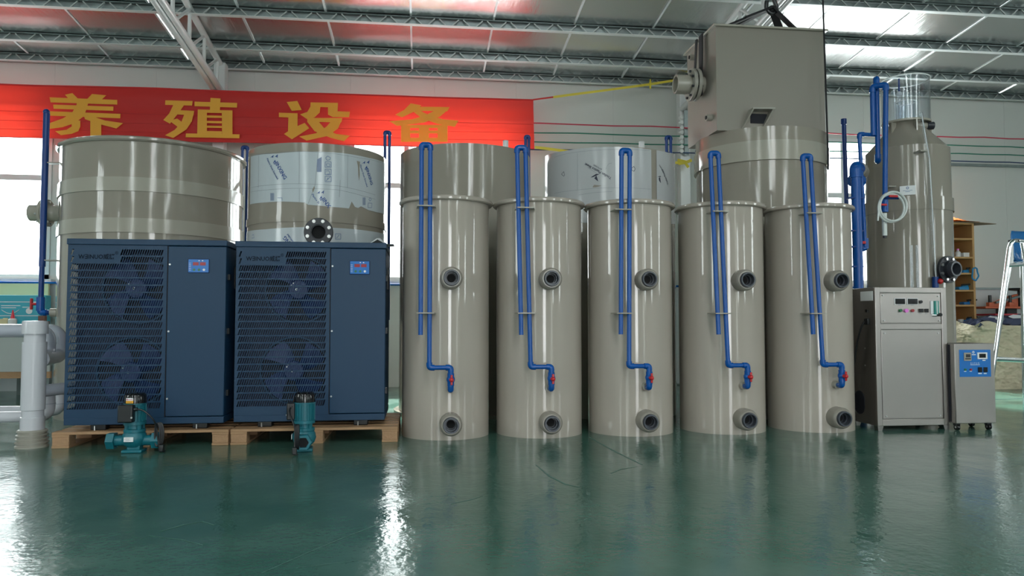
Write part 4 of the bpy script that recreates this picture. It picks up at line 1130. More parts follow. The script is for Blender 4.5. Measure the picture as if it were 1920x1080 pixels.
for k, (cx, cy, rr) in enumerate(((1673, 388, 26), (1671, 390, 24.5), (1675, 387, 25.5))):
    cc = at(cx, cy, yf-.04-.008*k); rm = rr*.0049
    MB().tube([cc+Vector((rm*math.cos(2*math.pi*i/40), -.01*math.sin(2*math.pi*i/40), rm*math.sin(2*math.pi*i/40))) for i in range(40)], .0095, 10, closed=True).build('hose_coil', 'hose_clear', t)
MB().tube([at(1648, 385, yf-.05), at(1647, 400, yf-.05), at(1646, 414, yf-.05)], .008, 8).build('hose_end', 'hose_clear', t)
for px, py in ((1664, 352), (1722, 286)):
    q = oncyl(px, py, cs, rs); MB().box(q+Vector((0,-.03,0)), (.07,.09,.012)).build('pipe_bracket', 'pp_fit', t)
q = at(1600, 338, ys+.02); MB().cyl(q+Vector((-.02,0,0)), q+Vector((.10,.03,0)), .055, 20).build('tee_fitting', 'blue_pipe', t, bevel=.01)
# clear level tube, with blue valve at its foot
lt = [oncyl(px, py, cs, rs)+Vector((0,-.045,0)) for px, py in ((1735, 300), (1747, 524))]
q = at(1733, 240, lt[0].y); MB().tube([(q.x, lt[0].y+.04, zneck), (q.x, lt[0].y, at(1733, 250, lt[0].y).z), lt[0], lt[1]], .015, 12, bend=.02).build('level_tube', 'acrylic', t)
MB().tube([(q.x+.004, lt[0].y+.04, zneck), lt[0]+Vector((.005,-.004,0)), lt[1]+Vector((.005,-.004,0))], .004, 8).build('level_tube_core', 'label_white', t)
MB().cyl(lt[1]+Vector((0,0,.02)), lt[1]-Vector((0,0,.10)), .027, 16).build('valve', 'blue_dark', t); MB().sphere(lt[1]+Vector((.025,-.03,-.02)), .024, 12, 8).build('valve_handle', 'red_valve', t)
# paper label
f = cylfn(cs, rs+.010); V = []; Fc = []
sA, zA = cyl_sz(cs, rs, 1687, 350); sB, zB = cyl_sz(cs, rs, 1716.5, 365)
for i in range(7): s_ = sA+(sB-sA)*i/6; V += [f(s_, zA, .006), f(s_, zB, .006)]
Fc = [(2*i, 2*i+1, 2*i+3, 2*i+2) for i in range(6)]
lb = MB().add(V, Fc).build('paper_label', 'label_white', t)
mb = MB(); cm = f((sA+sB)/2, (zA*.75+zB*.25), .008); mb.revolve(cm, cm+(cm-Vector((cs.x, cs.y, cm.z))).normalized()*.001, [(0,.006),(1,.006),(1,.012),(0,.012)], 16, True).build('emblem', 'ink_pale', lb)
for k, (w_, zz) in enumerate(((.6, .52), (.3, .66))):
    a = (sA+sB)/2; L = (sB-sA)*w_/2; z_ = zA+(zB-zA)*zz; MB().add([f(a-L, z_+.002, .008), f(a+L, z_+.002, .008), f(a+L, z_-.002, .008), f(a-L, z_-.002, .008)], [(0,1,2,3)]).build('print_line', 'ink_pale', lb)
# dark bolted flange on the front right
fp = oncyl(1768, 506, cs, rs); nrm = (fp-Vector((cs.x, cs.y, fp.z))).normalized(); dn = (nrm + Vector((0.15,-.45,0))).normalized()
e0 = fp - dn*.03; e1 = fp + dn*.10
fl = MB().ring(e0, e1, .075, .06, 32).build('outlet_nozzle', 'dark_flange', t)
MB().ring(fp+dn*.035, fp+dn*.065, .120, .062, 40).build('flange', 'dark_flange', fl, bevel=.004)
MB().ring(fp+dn*.002, fp+dn*.030, .112, .062, 40).build('flange', 'pp_fit', fl)
MB().ring(fp+dn*.06, fp+dn*.135, .066, .052, 32).build('stub_pipe', 'grey_union', fl)
MB().cyl(fp+dn*.05, fp+dn*.052, .060, 28).build('bore', 'hole', fl)
sx_ = dn.cross(Vector((0,0,1))).normalized()
for k in range(8):
    a = 2*math.pi*(k+.5)/8; q = fp+dn*.062+sx_*(.097*math.cos(a))+Vector((0,0,.097*math.sin(a)))
    MB().cyl(q, q+dn*.016, .012, 10).build('bolt', 'bolt', fl)

# blue vent risers and white stubs that stand behind the round tanks
def u_riser(par, pxl, pxr, pyt, pyb, Y, r=.0145, m='blue_dark'):
    a, b_ = at(pxl, pyt, Y), at(pxr, pyt, Y); zb = at(pxl, pyb, Y).z
    o = MB().cyl((a.x, Y, zb), (a.x, Y, a.z), r, 12).cyl((b_.x, Y, zb), (b_.x, Y, a.z), r, 12).cyl((a.x, Y, a.z), (b_.x, Y, a.z), r, 12).build('riser_pipe', m, par)
    for p, d in ((a, 1), (b_, -1)):
        e = MB(); elbow(e, (p.x, Y, a.z), (0,0,-1), (d,0,0), r*1.3, r*2); e.build('elbow', m, o)
tank1 = bpy.data.objects['round_tank']
u_riser(tank1, 455, 464, 276, 480, c1.y+.30)
u_riser(t2, 722, 730.5, 248, 600, c2.y+.20)
u_riser(t3, 985.5, 991.5, 256, 400, c3.y+.25)
u_riser(t4, 1249.5, 1257.5, 257, 400, c4.y+.20)
for par, px, py, c_, r_ in ((t3, 948, 264, c3, r3), (t4, 1203, 266, c4, r4)):
    q = at(px, py, c_.y+.25); MB().cyl((q.x, q.y, q.z-.5), q, .028, 14).build('vent_stub', 'label_white', par)
q = at(1582, 226, c5.y+.1); q2 = at(1594, 500, c5.y+.1)
MB().cyl((q2.x, q.y, 0), (q.x, q.y, q.z), .021, 14).build('riser_pipe', 'blue_dark', t5); MB().cyl((q.x, q.y, q.z-.04), (q.x, q.y, q.z+.015), .027, 14).build('pipe_cap', 'blue_dark', t5)

# ================================================================== STAINLESS CABINETS
oy = gnd(1650, 808).y
ox0, ox1 = at(1643, 670, oy).x, at(1777, 670, oy).x
oz0, oz1 = at(1710, 798, oy).z, at(1710, 539, oy).z
od = min(max(atX(1597, 660, ox0).y - oy, .35), .9)
t = thing('ozone_cabinet', (ox0, oy, 0), 'tall stainless steel ozone cabinet with two dark meters and a green flow gauge', 'cabinet')
OW, OH = ox1-ox0, oz1-oz0
def ob(x0, x1, y0, y1, z0, z1): return MB().bb(ox0+x0, ox0+x1, oy+y0, oy+y1, oz0+z0, oz0+z1)
ob(0, OW, .012, od, 0, OH).build('body', 'steel_shaded', t, bevel=.004)
fr = ob(0, .042, 0, .03, 0, OH); 
for a in ((OW-.042, OW, 0, OH), ): fr.bb(ox0+a[0], ox0+a[1], oy, oy+.03, oz0+a[2], oz0+a[3])
for z0, z1 in ((0, .05), (OH-.042, OH), (OH*.695, OH*.735)): fr.bb(ox0+.042, ox0+OW-.042, oy, oy+.03, oz0+z0, oz0+z1)
fr.build('front_frame', 'steel', t, bevel=.003)
up = ob(.047, OW-.047, .004, .014, OH*.735+.006, OH-.048).build('control_panel', 'steel', t, bevel=.002)
lo_ = ob(.047, OW-.047, .004, .014, .056, OH*.695-.005).build('door', 'steel', t, bevel=.002)
KX = (OW-.094)/(1650-225.0); KZ = (OH-.048-OH*.735-.006)/(905-195.0)
def op(px, py): return (ox0+.047+(px-225)*KX, oz0+OH-.048-(py-195)*KZ)
def obox(x0, y0, x1, y1, name, m, d0=-.004, d1=.005, par=up, bev=.001):
    a, z1 = op(x0, y0); b_, z0 = op(x1, y1); return MB().bb(a, b_, oy+d0, oy+d1, z0, z1).build(name, m, par, bevel=bev)
for x0, x1 in ((558, 798), (855, 1095)):
    f_ = obox(x0-8, 308, x1+8, 462, 'meter_frame', 'label_white', -.002); obox(x0+6, 318, x1-6, 450, 'meter_screen', 'black_gloss', -.005)
    obox((x0+x1)/2-30, 466, (x0+x1)/2+30, 478, 'meter_label', 'ink_line', -.0005, .004)
def odot(x, y, r, m, name='indicator_lamp'):
    a, z = op(x, y); MB().cyl((a, oy+.004, z), (a, oy-.010, z), r*KX*1.25, 18).build(name, m, up)
for x, y, r, m in ((1168, 393, 26, 'black_plastic'), (680, 602, 26, 'green_button'), (818, 606, 34, 'pink_lamp'), (968, 604, 26, 'led_red')): odot(x, y, r, m)
for x in (1130, 1262): obox(x, 560, x+76, 650, 'rocker_switch', 'black_gloss', -.010)
for x, y in ((1168, 436), (680, 642), (968, 650), (1168, 678), (1300, 678)): obox(x-28, y-5, x+28, y+5, 'switch_label', 'ink_line', -.0005, .004)
obox(1400, 372, 1466, 700, 'gauge_back', 'label_white', -.004); gg = obox(1466, 372, 1562, 700, 'flow_gauge', 'teal_scale', -.020)
obox(1500, 380, 1528, 690, 'gauge_tube', 'hose_clear', -.023, -.018)
a, z = op(1500, 712); MB().cyl((a-.035, oy-.008, z), (a+.03, oy-.008, z), .011, 14).build('gauge_fitting', 'chrome', up); a, z = op(1570, 704); MB().cyl((a, oy-.005, z), (a, oy-.035, z), .014, 16).build('gauge_knob', 'black_gloss', up)
for x, y in ((270, 240), (1585, 255), (285, 845), (1595, 845)): odot(x, y, 13, 'bolt', 'screw')
for x in (.075, OW-.075):
    for z in (.075, OH*.695-.03): MB().cyl((ox0+x, oy+.004, oz0+z), (ox0+x, oy-.003, oz0+z), .006, 10).build('screw', 'bolt', lo_)
for x in (0, OW-.055):
    for y in (.0, od-.06):
        MB().prism([(0, 0), (.05, 0), (.035, -oz0), (.004, -oz0)] if x == 0 else [(.004, 0), (.055, 0), (.051, -oz0), (.016, -oz0)], lambda a, b_, h: Vector((ox0+x+a, oy+y+h, oz0+b_)), .05).build('leg', 'steel_shaded', t)
# left flank: louvre, socket, cable, label
q = atX(1612, 756, ox0); cyv = q.y; vz0, vz1 = at(1612, 776, cyv).z, at(1612, 732, cyv).z; rv = min(.085, (vz1-vz0)/2)
pts = [(cyv-rv*.8+rv*.8*(1-math.cos(a)) if False else cyv+rv*.8*math.cos(a), (vz0+vz1)/2 + (vz1-vz0-1.6*rv)/2*(1 if math.sin(a) > 0 else -1) + rv*.8*math.sin(a)) for a in [2*math.pi*(i+.5)/28 for i in range(28)]]
MB().prism(pts, lambda a, b_, h: Vector((ox0-.004+h, a, b_)), .006).build('side_vent', 'fan_hole', t)
q = atX(1627, 603, ox0); MB().box(q+Vector((-.008,0,0)), (.02,.05,.05)).build('power_socket', 'black_plastic', t, bevel=.004)
pts = [q+Vector((-.03,0,0))] + [atX(px, py, ox0-.045) for px, py in ((1615, 612), (1607, 640), (1602, 680), (1597, 700))]
MB().tube(pts, .007, 8, bend=.06).build('power_cable', 'black_plastic', t)
q = atX(1628, 555, ox0); MB().box(q+Vector((-.002,.02,0)), (.004,.16,.075)).build('side_label', 'label_white', t)
q = atX(1626, 583, ox0); MB().box(q+Vector((-.004,0,0)), (.012,.03,.022)).build('side_button', 'black_plastic', t)
for py in (653, 685):
    for px in (1600, 1622): q = atX(px, py, ox0); MB().cyl(q, q+Vector((-.003,0,0)), .006, 8).build('screw', 'bolt', t)
# lower fittings visible under the belly
MB().tube([(ox0+.10, oy+.2, oz0-.004), (ox0+.14, oy+.16, oz0-.018), (ox0+.30, oy+.16, oz0-.018), (ox0+.32, oy+.16, oz0+.002)], .006, 8, bend=.02).build('drain_hose', 'label_white', t)
# two clear tubes standing on the cabinet top
for px in (1709, 1719):
    a, b_ = at(px+2, 540, oy+od*.5), at(px, 460, oy+od*.5)
    o = MB().ring((a.x, a.y, oz1-.005), (b_.x, b_.y, b_.z), .011, .008, 16).build('air_tube', 'acrylic', t)

sy = gnd(1800, 809).y + .03
sx0, sx1 = at(1791, 720, sy).x, at(1865.5, 720, sy).x
sz0, sz1 = at(1830, 794, sy).z, at(1830, 644, sy).z
sd = min(max(atX(1778, 700, sx0).y - sy, .30), .5)*.85
SW = sx1-sx0
t = thing('oxygen_cabinet', (sx0, sy, 0), 'small stainless steel oxygen cabinet on black castors with a blue control panel', 'cabinet')
MB().bb(sx0, sx1, sy+.004, sy+sd, sz0, sz1).build('body', 'steel_shaded', t, bevel=.004)
MB().bb(sx0+.001, sx1-.001, sy-.002, sy+.006, sz0+.003, sz1-.002).build('front_panel', 'steel', t, bevel=.002)
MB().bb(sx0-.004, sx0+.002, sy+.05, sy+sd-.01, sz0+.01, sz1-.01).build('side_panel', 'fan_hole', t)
kx = SW/(1130-135.0)
def sp_(px, py): return (sx0+(px-135)*kx, sz1-(py-62)*kx)
def sbox(x0, y0, x1, y1, name, m, d, par):
    a, z1 = sp_(x0, y0); b_, z0 = sp_(x1, y1); return MB().bb(a, b_, sy-d, sy+.003, z0, z1).build(name, m, par, bevel=min(.0008, d*.3))
pn = sbox(248, 205, 1030, 825, 'panel', 'panel_blue', .0045, t)
sbox(355, 270, 530, 455, 'timer', 'pp_light', .012, pn); sbox(392, 305, 505, 378, 'timer_screen', 'dark_flange', .0135, pn); sbox(375, 395, 515, 425, 'timer_keys', 'dark_flange', .0135, pn)
sbox(688, 268, 932, 420, 'meter_frame', 'label_white', .012, pn); sbox(725, 297, 890, 390, 'meter_screen', 'black_gloss', .0135, pn)
for x in (702, 838): sbox(x, 605, x+86, 718, 'rocker_switch', 'black_gloss', .014, pn)
for x0, y0, x1, y1 in ((705, 735, 798, 762), (845, 738, 920, 762), (350, 690, 412, 706), (490, 690, 550, 706), (822, 438, 900, 462), (515, 545, 755, 556), (560, 308, 660, 330)): sbox(x0, y0, x1, y1, 'print_line', 'label_white', .0052, pn)
for k in range(5): sbox(520+48*k, 500+3*(k % 2), 545+48*k, 512, 'print_mark', 'label_white', .0052, pn); sbox(528+48*k, 518, 540+48*k, 536-3*(k % 3), 'print_mark', 'label_white', .0052, pn)
a, z = sp_(598, 262); MB().ring((a, sy-.0045, z), (a, sy-.0055, z), 28*kx, 14*kx, 20).build('emblem', 'label_white', pn)
for x, m_ in ((378, 'green_button'), (520, 'led_red')): a, z = sp_(x, 658); MB().cyl((a, sy-.004, z), (a, sy-.012, z), 26*kx, 14).build('indicator_lamp', m_, pn)
for x in (sx0+.03, sx1-.04):
    for y in (sy+.035, sy+sd-.04):
        f_ = MB().bb(x-.02, x+.02, y-.016, y+.016, sz0-.018, sz0).build('castor', 'black_plastic', t, bevel=.003)
        rw = (sz0-.006)/2
        MB().cyl((x-.012, y-.004, rw), (x+.012, y-.004, rw), rw, 20).build('wheel', 'black_gloss', f_, bevel=.003)
        MB().cyl((x-.014, y-.004, rw), (x+.014, y-.004, rw), rw*.35, 12).build('wheel_hub', 'bolt', f_)

# ================================================================== BANNER, RIBBONS, WIRES
BY = WALL_Y - .40
tl, tr, br, bl = at(-150, 152, BY), at(1000, 187.5, BY), at(1002, 279, BY), at(-150, 254, BY)
t = thing('banner', (0, BY, tr.z), 'long red cloth banner with four yellow characters strung along the back wall', 'banner')
NX, NZ = 120, 18; V = []
def bpt(a, b_, off=0.0):
    p = (tl*(1-a)+tr*a)*(1-b_) + (bl*(1-a)+br*a)*b_
    wv = .006*math.sin(a*13+b_*3) + .004*math.sin(b_*16+a*5) + .003*math.sin(a*47)
    zz = -.008*math.sin(a*math.pi*3.0)**2*(1-b_)
    return Vector((p.x, p.y + wv - off, p.z + zz))
for j in range(NZ+1):
    for i in range(NX+1): V.append(bpt(i/NX, j/NZ))
Fc = [(j*(NX+1)+i, (j+1)*(NX+1)+i, (j+1)*(NX+1)+i+1, j*(NX+1)+i+1) for j in range(NZ) for i in range(NX)]
MB().add(V, Fc).build('cloth', 'banner_red', t)
MB().tube([bpt(i/40, 0) for i in range(41)], .010, 8).build('top_hem', 'red_cloth', t)
MB().tube([bpt(i/40, 1) for i in range(41)], .005, 8).build('bottom_hem', 'red_cloth', t)
for py_ in (.50, .68, .84):
    MB().tube([bpt(i/60, py_+.02*math.sin(i*.3)/5, .002) for i in range(61)], .0025, 6).build('crease', 'red_cloth', t)
CH_ = [
 (0, [[(487,710),(543,698),(583,738),(515,742)], [(690,705),(797,715),(762,748),(655,742)], [(372,730),(880,750),(880,785),(380,768)], [(400,785),(852,800),(850,832),(403,816)], [(372,835),(905,855),(903,888),(372,868)],
      [(585,742),(672,745),(650,820),(632,872),(560,925),(470,955),(372,968),(372,925),(470,890),(540,850),(575,790)], [(632,872),(700,875),(790,905),(925,925),(875,965),(760,935),(690,912),(640,895)],
      [(540,905),(605,905),(605,950),(590,985),(540,1005),(460,1015),(415,985),(500,975),(540,950)], [(680,890),(762,905),(762,1075),(680,1075)]]),
 (0, [[(1240,752),(1445,758),(1440,792),(1238,786)], [(1300,786),(1380,790),(1345,840),(1275,928),(1225,900),(1270,850)], [(1335,826),(1457,832),(1452,864),(1312,858)], [(1385,850),(1457,832),(1440,910),(1400,970),(1300,1035),(1238,1015),(1310,975),(1360,920)], [(1270,905),(1330,890),(1378,925),(1350,965)],
      [(1460,763),(1780,773),(1778,808),(1460,798)], [(1580,735),(1655,740),(1650,835),(1575,832)], [(1485,822),(1553,824),(1553,1012),(1480,1012)], [(1665,828),(1745,830),(1745,1015),(1667,1015)], [(1553,824),(1665,828),(1665,850),(1553,848)],
      [(1553,868),(1666,870),(1666,886),(1553,884)], [(1553,909),(1666,911),(1666,927),(1553,925)], [(1553,945),(1666,947),(1666,962),(1553,960)], [(1553,985),(1666,987),(1666,1010),(1553,1008)], [(1398,1003),(1800,1010),(1798,1040),(1395,1032)]]),
 (480, [[(230,765),(310,757),(343,825),(268,832)], [(172,845),(312,850),(312,945),(365,922),(400,962),(270,1045),(210,1005),(240,985),(243,882),(172,878)],
      [(410,768),(615,772),(612,835),(705,838),(698,880),(575,878),(540,860),(540,805),(483,803),(478,845),(440,880),(385,895),(330,858),(385,840),(408,800)],
      [(385,884),(648,886),(640,918),(385,915)], [(560,915),(642,905),(615,965),(540,1020),(380,1055),(325,1025),(450,1000),(530,950)], [(385,915),(470,912),(510,960),(600,1005),(705,1018),(660,1060),(560,1035),(440,985)]]),
 (480, [[(1160,775),(1240,790),(1190,835),(1095,880),(1045,860),(1110,825)], [(1195,800),(1452,803),(1435,835),(1175,832)], [(1340,830),(1437,826),(1380,875),(1260,920),(1060,945),(1000,910),(1170,895),(1270,865)], [(1175,835),(1235,832),(1300,865),(1400,895),(1520,905),(1490,952),(1360,930),(1240,885)],
      [(1088,938),(1157,938),(1157,1065),(1088,1065)], [(1362,938),(1437,938),(1437,1065),(1362,1065)], [(1222,938),(1297,938),(1297,1065),(1222,1065)], [(1157,938),(1222,938),(1222,962),(1157,962)], [(1297,938),(1362,938),(1362,962),(1297,962)],
      [(1157,980),(1222,980),(1222,1003),(1157,1003)], [(1297,980),(1362,980),(1362,1003),(1297,1003)], [(1157,1035),(1222,1035),(1222,1065),(1157,1065)], [(1297,1035),(1362,1035),(1362,1065),(1297,1065)]]),
]
for ofs, polys in CH_:
    mb = MB()
    for k_, poly in enumerate(polys):
        P_ = [at(ofs+a/4, b_/4, BY-.018) - Vector((0, .0012*k_, 0)) for a, b_ in poly]; mb.add(P_, [tuple(range(len(P_)))])
    mb.build('character', 'banner_yellow', t, smooth=False)
def ribbon(name, pts, w, m, label, cat, par=None):
    mb = MB(); V = []
    for i, p in enumerate(pts):
        p = Vector(p); V += [p+Vector((0,-.004*math.sin(i),w/2)), p+Vector((0,.004,-w/2))]
    mb.add(V, [(2*i, 2*i+1, 2*i+3, 2*i+2) for i in range(len(pts)-1)])
    return mb.build(name, m, par)
pr0, pr1, pr2, pr3 = at(1000, 187, BY), at(1037, 182, BY), at(1219, 158, BY), at(1292, 146, BY+.12)
t = thing('ribbon_tie', pr1, 'yellow ribbon stretching from the top corner of the red banner to the roof', 'ribbon')
ribbon('ribbon', [pr1.lerp(pr2, i/8) for i in range(9)] + [pr2.lerp(pr3, i/4) for i in range(1, 5)], .030, 'yellow_ribbon', None, None, t)
MB().tube([pr0, pr1], .010, 8).build('red_cord', 'red_cloth', t)
ribbon('bow', [pr2+Vector((.0,-.01,.07)), pr2+Vector((.008,-.015,0)), pr2+Vector((.0,-.01,-.07))], .03, 'yellow_ribbon', None, None, t)
MB().box(pr2, (.03,.03,.05)).box(pr2+Vector((0,-.01,.035)), (.022,.01,.05)).box(pr2+Vector((0,-.01,-.04)), (.022,.01,.05)).build('knot', 'yellow_ribbon', t, bevel=.006)
p0, p1, p2, p3 = at(1003, 276, BY), at(1060, 283, BY), at(1278, 306, BY+.05), at(1272, 300, BY+.05)
t = thing('ribbon_tie', p0, 'yellow ribbon from the banner foot tied in a bow on the white column', 'ribbon')
ribbon('ribbon', [p0.lerp(p1, i/4) for i in range(5)] + [p1.lerp(p2, i/8) for i in range(1, 9)], .035, 'yellow_ribbon', None, None, t)
for a, b_ in (((1270, 300), (1288, 304)), ((1288, 304), (1297, 300)), ((1284, 304), (1291, 314)), ((1272, 307), (1288, 304))):
    u, v = at(*a, BY+.05), at(*b_, BY+.05); MB().bar(u, v, .006, .040, up=(0,0,1)).build('bow_loop', 'yellow_ribbon', t, bevel=.004)
WY = WALL_Y - .33
for py, m_, lb in ((231, 'red_wire', 'red wire strung along the back wall, topmost of four'), (248, 'green_wire', 'green wire on the back wall, just below the red one'), (265, 'green_wire', 'lower of the two green wires strung on the back wall'), (279.5, 'dark_wire', 'dark blue wire strung lowest of four on the back wall')):
    z = at(1040, py, WY).z; xs = [ROOM_X0+.05, TX, TX2, 8.2, ROOM_X1-.05]; P_ = []
    for a, b_ in zip(xs[:-1], xs[1:]):
        for i in range(12): f_ = i/12; P_.append((a+(b_-a)*f_, WY+.01*math.sin(a+f_*9), z-.015*math.sin(math.pi*f_)+.006*math.sin(f_*23+py)))
    P_.append((xs[-1], WY, z))
    tag(MB().tube(P_, .0085, 6).build('wall_wire', m_, origin=P_[0]), lb, 'wire', 'wires strung along the back wall')
t = thing('insulator_rack', (TX2, WY, at(1281, 330, WY).z), 'rack of white spool insulators on the steel column carrying the wires', 'insulators')
z0, z1 = at(1281, 290, WY).z, at(1281, 205, WY).z
MB().bb(TX2-.03, TX2+.03, WY+.03, WY+.045, z0, z1).build('rack_bar', 'galv', t)
for py in (221, 230, 240, 249, 258, 267, 276, 284):
    q = at(1277, py, WY); mb = MB().revolve((q.x, WY+.03, q.z), (q.x, WY-.035, q.z), [(0, .010), (0, .026), (.2, .026), (.35, .014), (.65, .014), (.8, .026), (1, .026), (1, 0)], 14); mb.build('insulator', 'white_plastic', t)

# ================================================================== LEFT BENCH BY THE WINDOW
by0, by1 = 8.35, 9.25
bz = at(40, 611, by0).z
bxl, bxr = at(-190, 620, by0).x, at(96, 620, by0).x
t = thing('work_bench', ((bxl+bxr)/2, by0, 0), 'grey workbench with dark edge standing under the bright window', 'bench')
MB().bb(bxl, bxr, by0, by1, bz-.05, bz).build('bench_top', 'dark_green', t, bevel=.004)
zz = at(40, 697, by0+.05).z; MB().bb(bxl+.03, bxr-.03, by0+.05, by0+.07, zz, bz-.05).build('front_panel', 'bench_grey', t)
MB().bb(bxl+.03, bxr-.03, by0+.06, by0+.10, zz-.07, zz).build('lower_rail', 'wood', t)
for x in (bxl+.04, (bxl+bxr)/2, bxr-.10):
    for y in (by0+.07, by1-.08): MB().bb(x, x+.06, y, y+.06, 0, bz-.05).build('leg', 'galv_dark', t)
# items on the bench
q0, q1 = at(-60, 553, by0+.55), at(84, 606, by0+.55)
t = thing('product_box', ((q0.x+q1.x)/2, by0+.6, bz), 'turquoise printed carton standing at the back of the bench', 'carton')
MB().bb(q0.x, q1.x, by0+.55, by0+.68, bz, q0.z).build('carton_body', 'turquoise', t, bevel=.006)
mb = MB()
for i, (x0, x1, py) in enumerate(((-40, 72, 566), (2, 38, 573), (42, 62, 576), (2, 30, 577), (-40, 72, 592))):
    a, b_ = at(x0, py, by0+.548), at(x1, py, by0+.548); mb.bb(a.x, b_.x, by0+.546, by0+.549, a.z-.004, a.z+.004)
a = at(54.5, 583, by0+.546); mb.cyl(a, a+Vector((0,.003,0)), .034, 24)
P_ = [at(3+ (36-3)*i/10, 581+7*math.sin(math.pi*i/10), by0+.547) for i in range(11)]; mb.tube(P_, .004, 6)
mb.build('carton_print', 'label_white', t)
q = at(23.5, 606, by0+.28); zb = bz
t = thing('glue_bottle', (q.x, by0+.28, zb), 'white glue bottle with a red pointed tip on the bench', 'bottle')
hb = at(23.5, 594, by0+.28).z - zb + .0
zc = at(23.5, 597, by0+.28).z; zt_ = at(23.5, 581, by0+.28).z
MB().lathe((q.x, by0+.28), [(0, zb), (.040, zb), (.042, zb+.01), (.042, zc-.015), (.030, zc), (0, zc)], 28).build('bottle_body', 'white_plastic', t)
MB().lathe((q.x, by0+.28), [(.022, zc-.004), (.020, zc+.012), (.004, zt_), (0, zt_)], 20).build('nozzle_tip', 'red_tip', t)
q = at(10, 606, by0+.4); o = MB().bb(q.x-.05, q.x+.03, by0+.38, by0+.46, bz, bz+.075).cyl((q.x-.01, by0+.42, bz+.07), (q.x-.01, by0+.42, bz+.085), .025, 16).build('paper_tub', 'cream', origin=(q.x, by0+.42, bz), bevel=.006); tag(o, 'small cream tub on the bench next to the glue bottle', 'tub')
t = thing('wooden_offcut', (at(80, 606, by0+.2).x, by0+.2, bz), 'brown wooden offcut blocks at the end of the bench', 'wood block')
q = at(80, 606, by0+.2); MB().bb(q.x-.035, q.x+.03, by0+.17, by0+.23, bz, at(80, 592, by0+.2).z).bb(q.x+.03, q.x+.06, by0+.17, by0+.23, bz, bz+.05).build('block', 'brown', t, bevel=.004)
q0, q1 = at(-60, 531, WALL_Y-.12), at(92, 546, WALL_Y-.12)
o = MB().bb(q0.x, q1.x, WALL_Y-.14, WALL_Y-.10, bz, q0.z).build('backing_board', 'cream', origin=((q0.x+q1.x)/2, WALL_Y-.12, bz), bevel=.003); tag(o, 'cream board propped against the wall under the window sill', 'board')
zw = at(720, 534, WALL_Y-.06).z
o = MB().tube([(ROOM_X0+.05, WALL_Y-.13, zw), (at(1590, 534, WALL_Y).x, WALL_Y-.13, zw)], .014, 10).build('water_line', 'blue_pipe', origin=(0, WALL_Y-.13, zw)); tag(o, 'thin blue water pipe running along the wall under the window sills', 'pipe')

# ================================================================== RIGHT: RACK, SACK, PRESS, CHAIR
ry = 9.08
rx0, rx1 = at(1752, 530, ry).x, at(1829, 530, ry).x
rd = .40; zt_ = at(1800, 418, ry).z
t = thing('wood_rack', ((rx0+rx1)/2, ry+rd/2, 0), 'pine shelf rack with pegged shelves standing behind the skimmer tower', 'shelf')
for x in (rx0, rx1-.03): MB().bb(x, x+.03, ry, ry+rd, 0, zt_).build('side_board', 'wood_shelf', t, bevel=.002)
MB().bb(rx0+.03, rx1-.03, ry+rd-.012, ry+rd, .05, zt_).build('back_board', 'wood_shelf', t)
sz = []
for py in (419, 448, 483, 513, 545, 573, 610, 646, 682):
    z = at(1800, py, ry).z; sz.append(z); MB().bb(rx0+.03, rx1-.03, ry, ry+rd-.012, z-.012, z+.012).build('shelf_board', 'wood_shelf', t, bevel=.002)
o = MB().prism([(rx0+.05, ry-.02), (rx1+.02, ry-.04), (at(1866, 417, ry+.1).x, ry+.08), (rx1+.1, ry+rd-.02), (rx0+.05, ry+rd-.05)], lambda a, b_, h: Vector((a, b_, zt_+.003+h)), .008).build('cardboard_sheet', 'cardboard', origin=((rx0+rx1)/2, ry+.2, zt_)); tag(o, 'brown cardboard sheet jutting out over the rack top', 'cardboard')
qa = at(1792, 410, ry+.12)
V = []; n1_, n2_ = 16, 8
for j in range(n2_+1):
    for i in range(n1_+1):
        a, b_ = i/n1_, j/n2_; h = .085*(1-a)**1.2*math.sin(math.pi*min(b_+.08, 1))*random.uniform(.6, 1.1)+.006
        V.append((qa.x-.14+.40*a, ry-.01+.30*b_, zt_+.012+h*1.2))
Fc = [(j*(n1_+1)+i, j*(n1_+1)+i+1, (j+1)*(n1_+1)+i+1, (j+1)*(n1_+1)+i) for j in range(n2_) for i in range(n1_)]
o = MB().add(V, Fc).build('orange_tarp', 'orange_net', origin=(qa.x, ry+.15, zt_+.012)); tag(o, 'crumpled orange plastic heap on the cardboard atop the rack', 'tarp')
def on_shelf(k): return sz[k]+.012
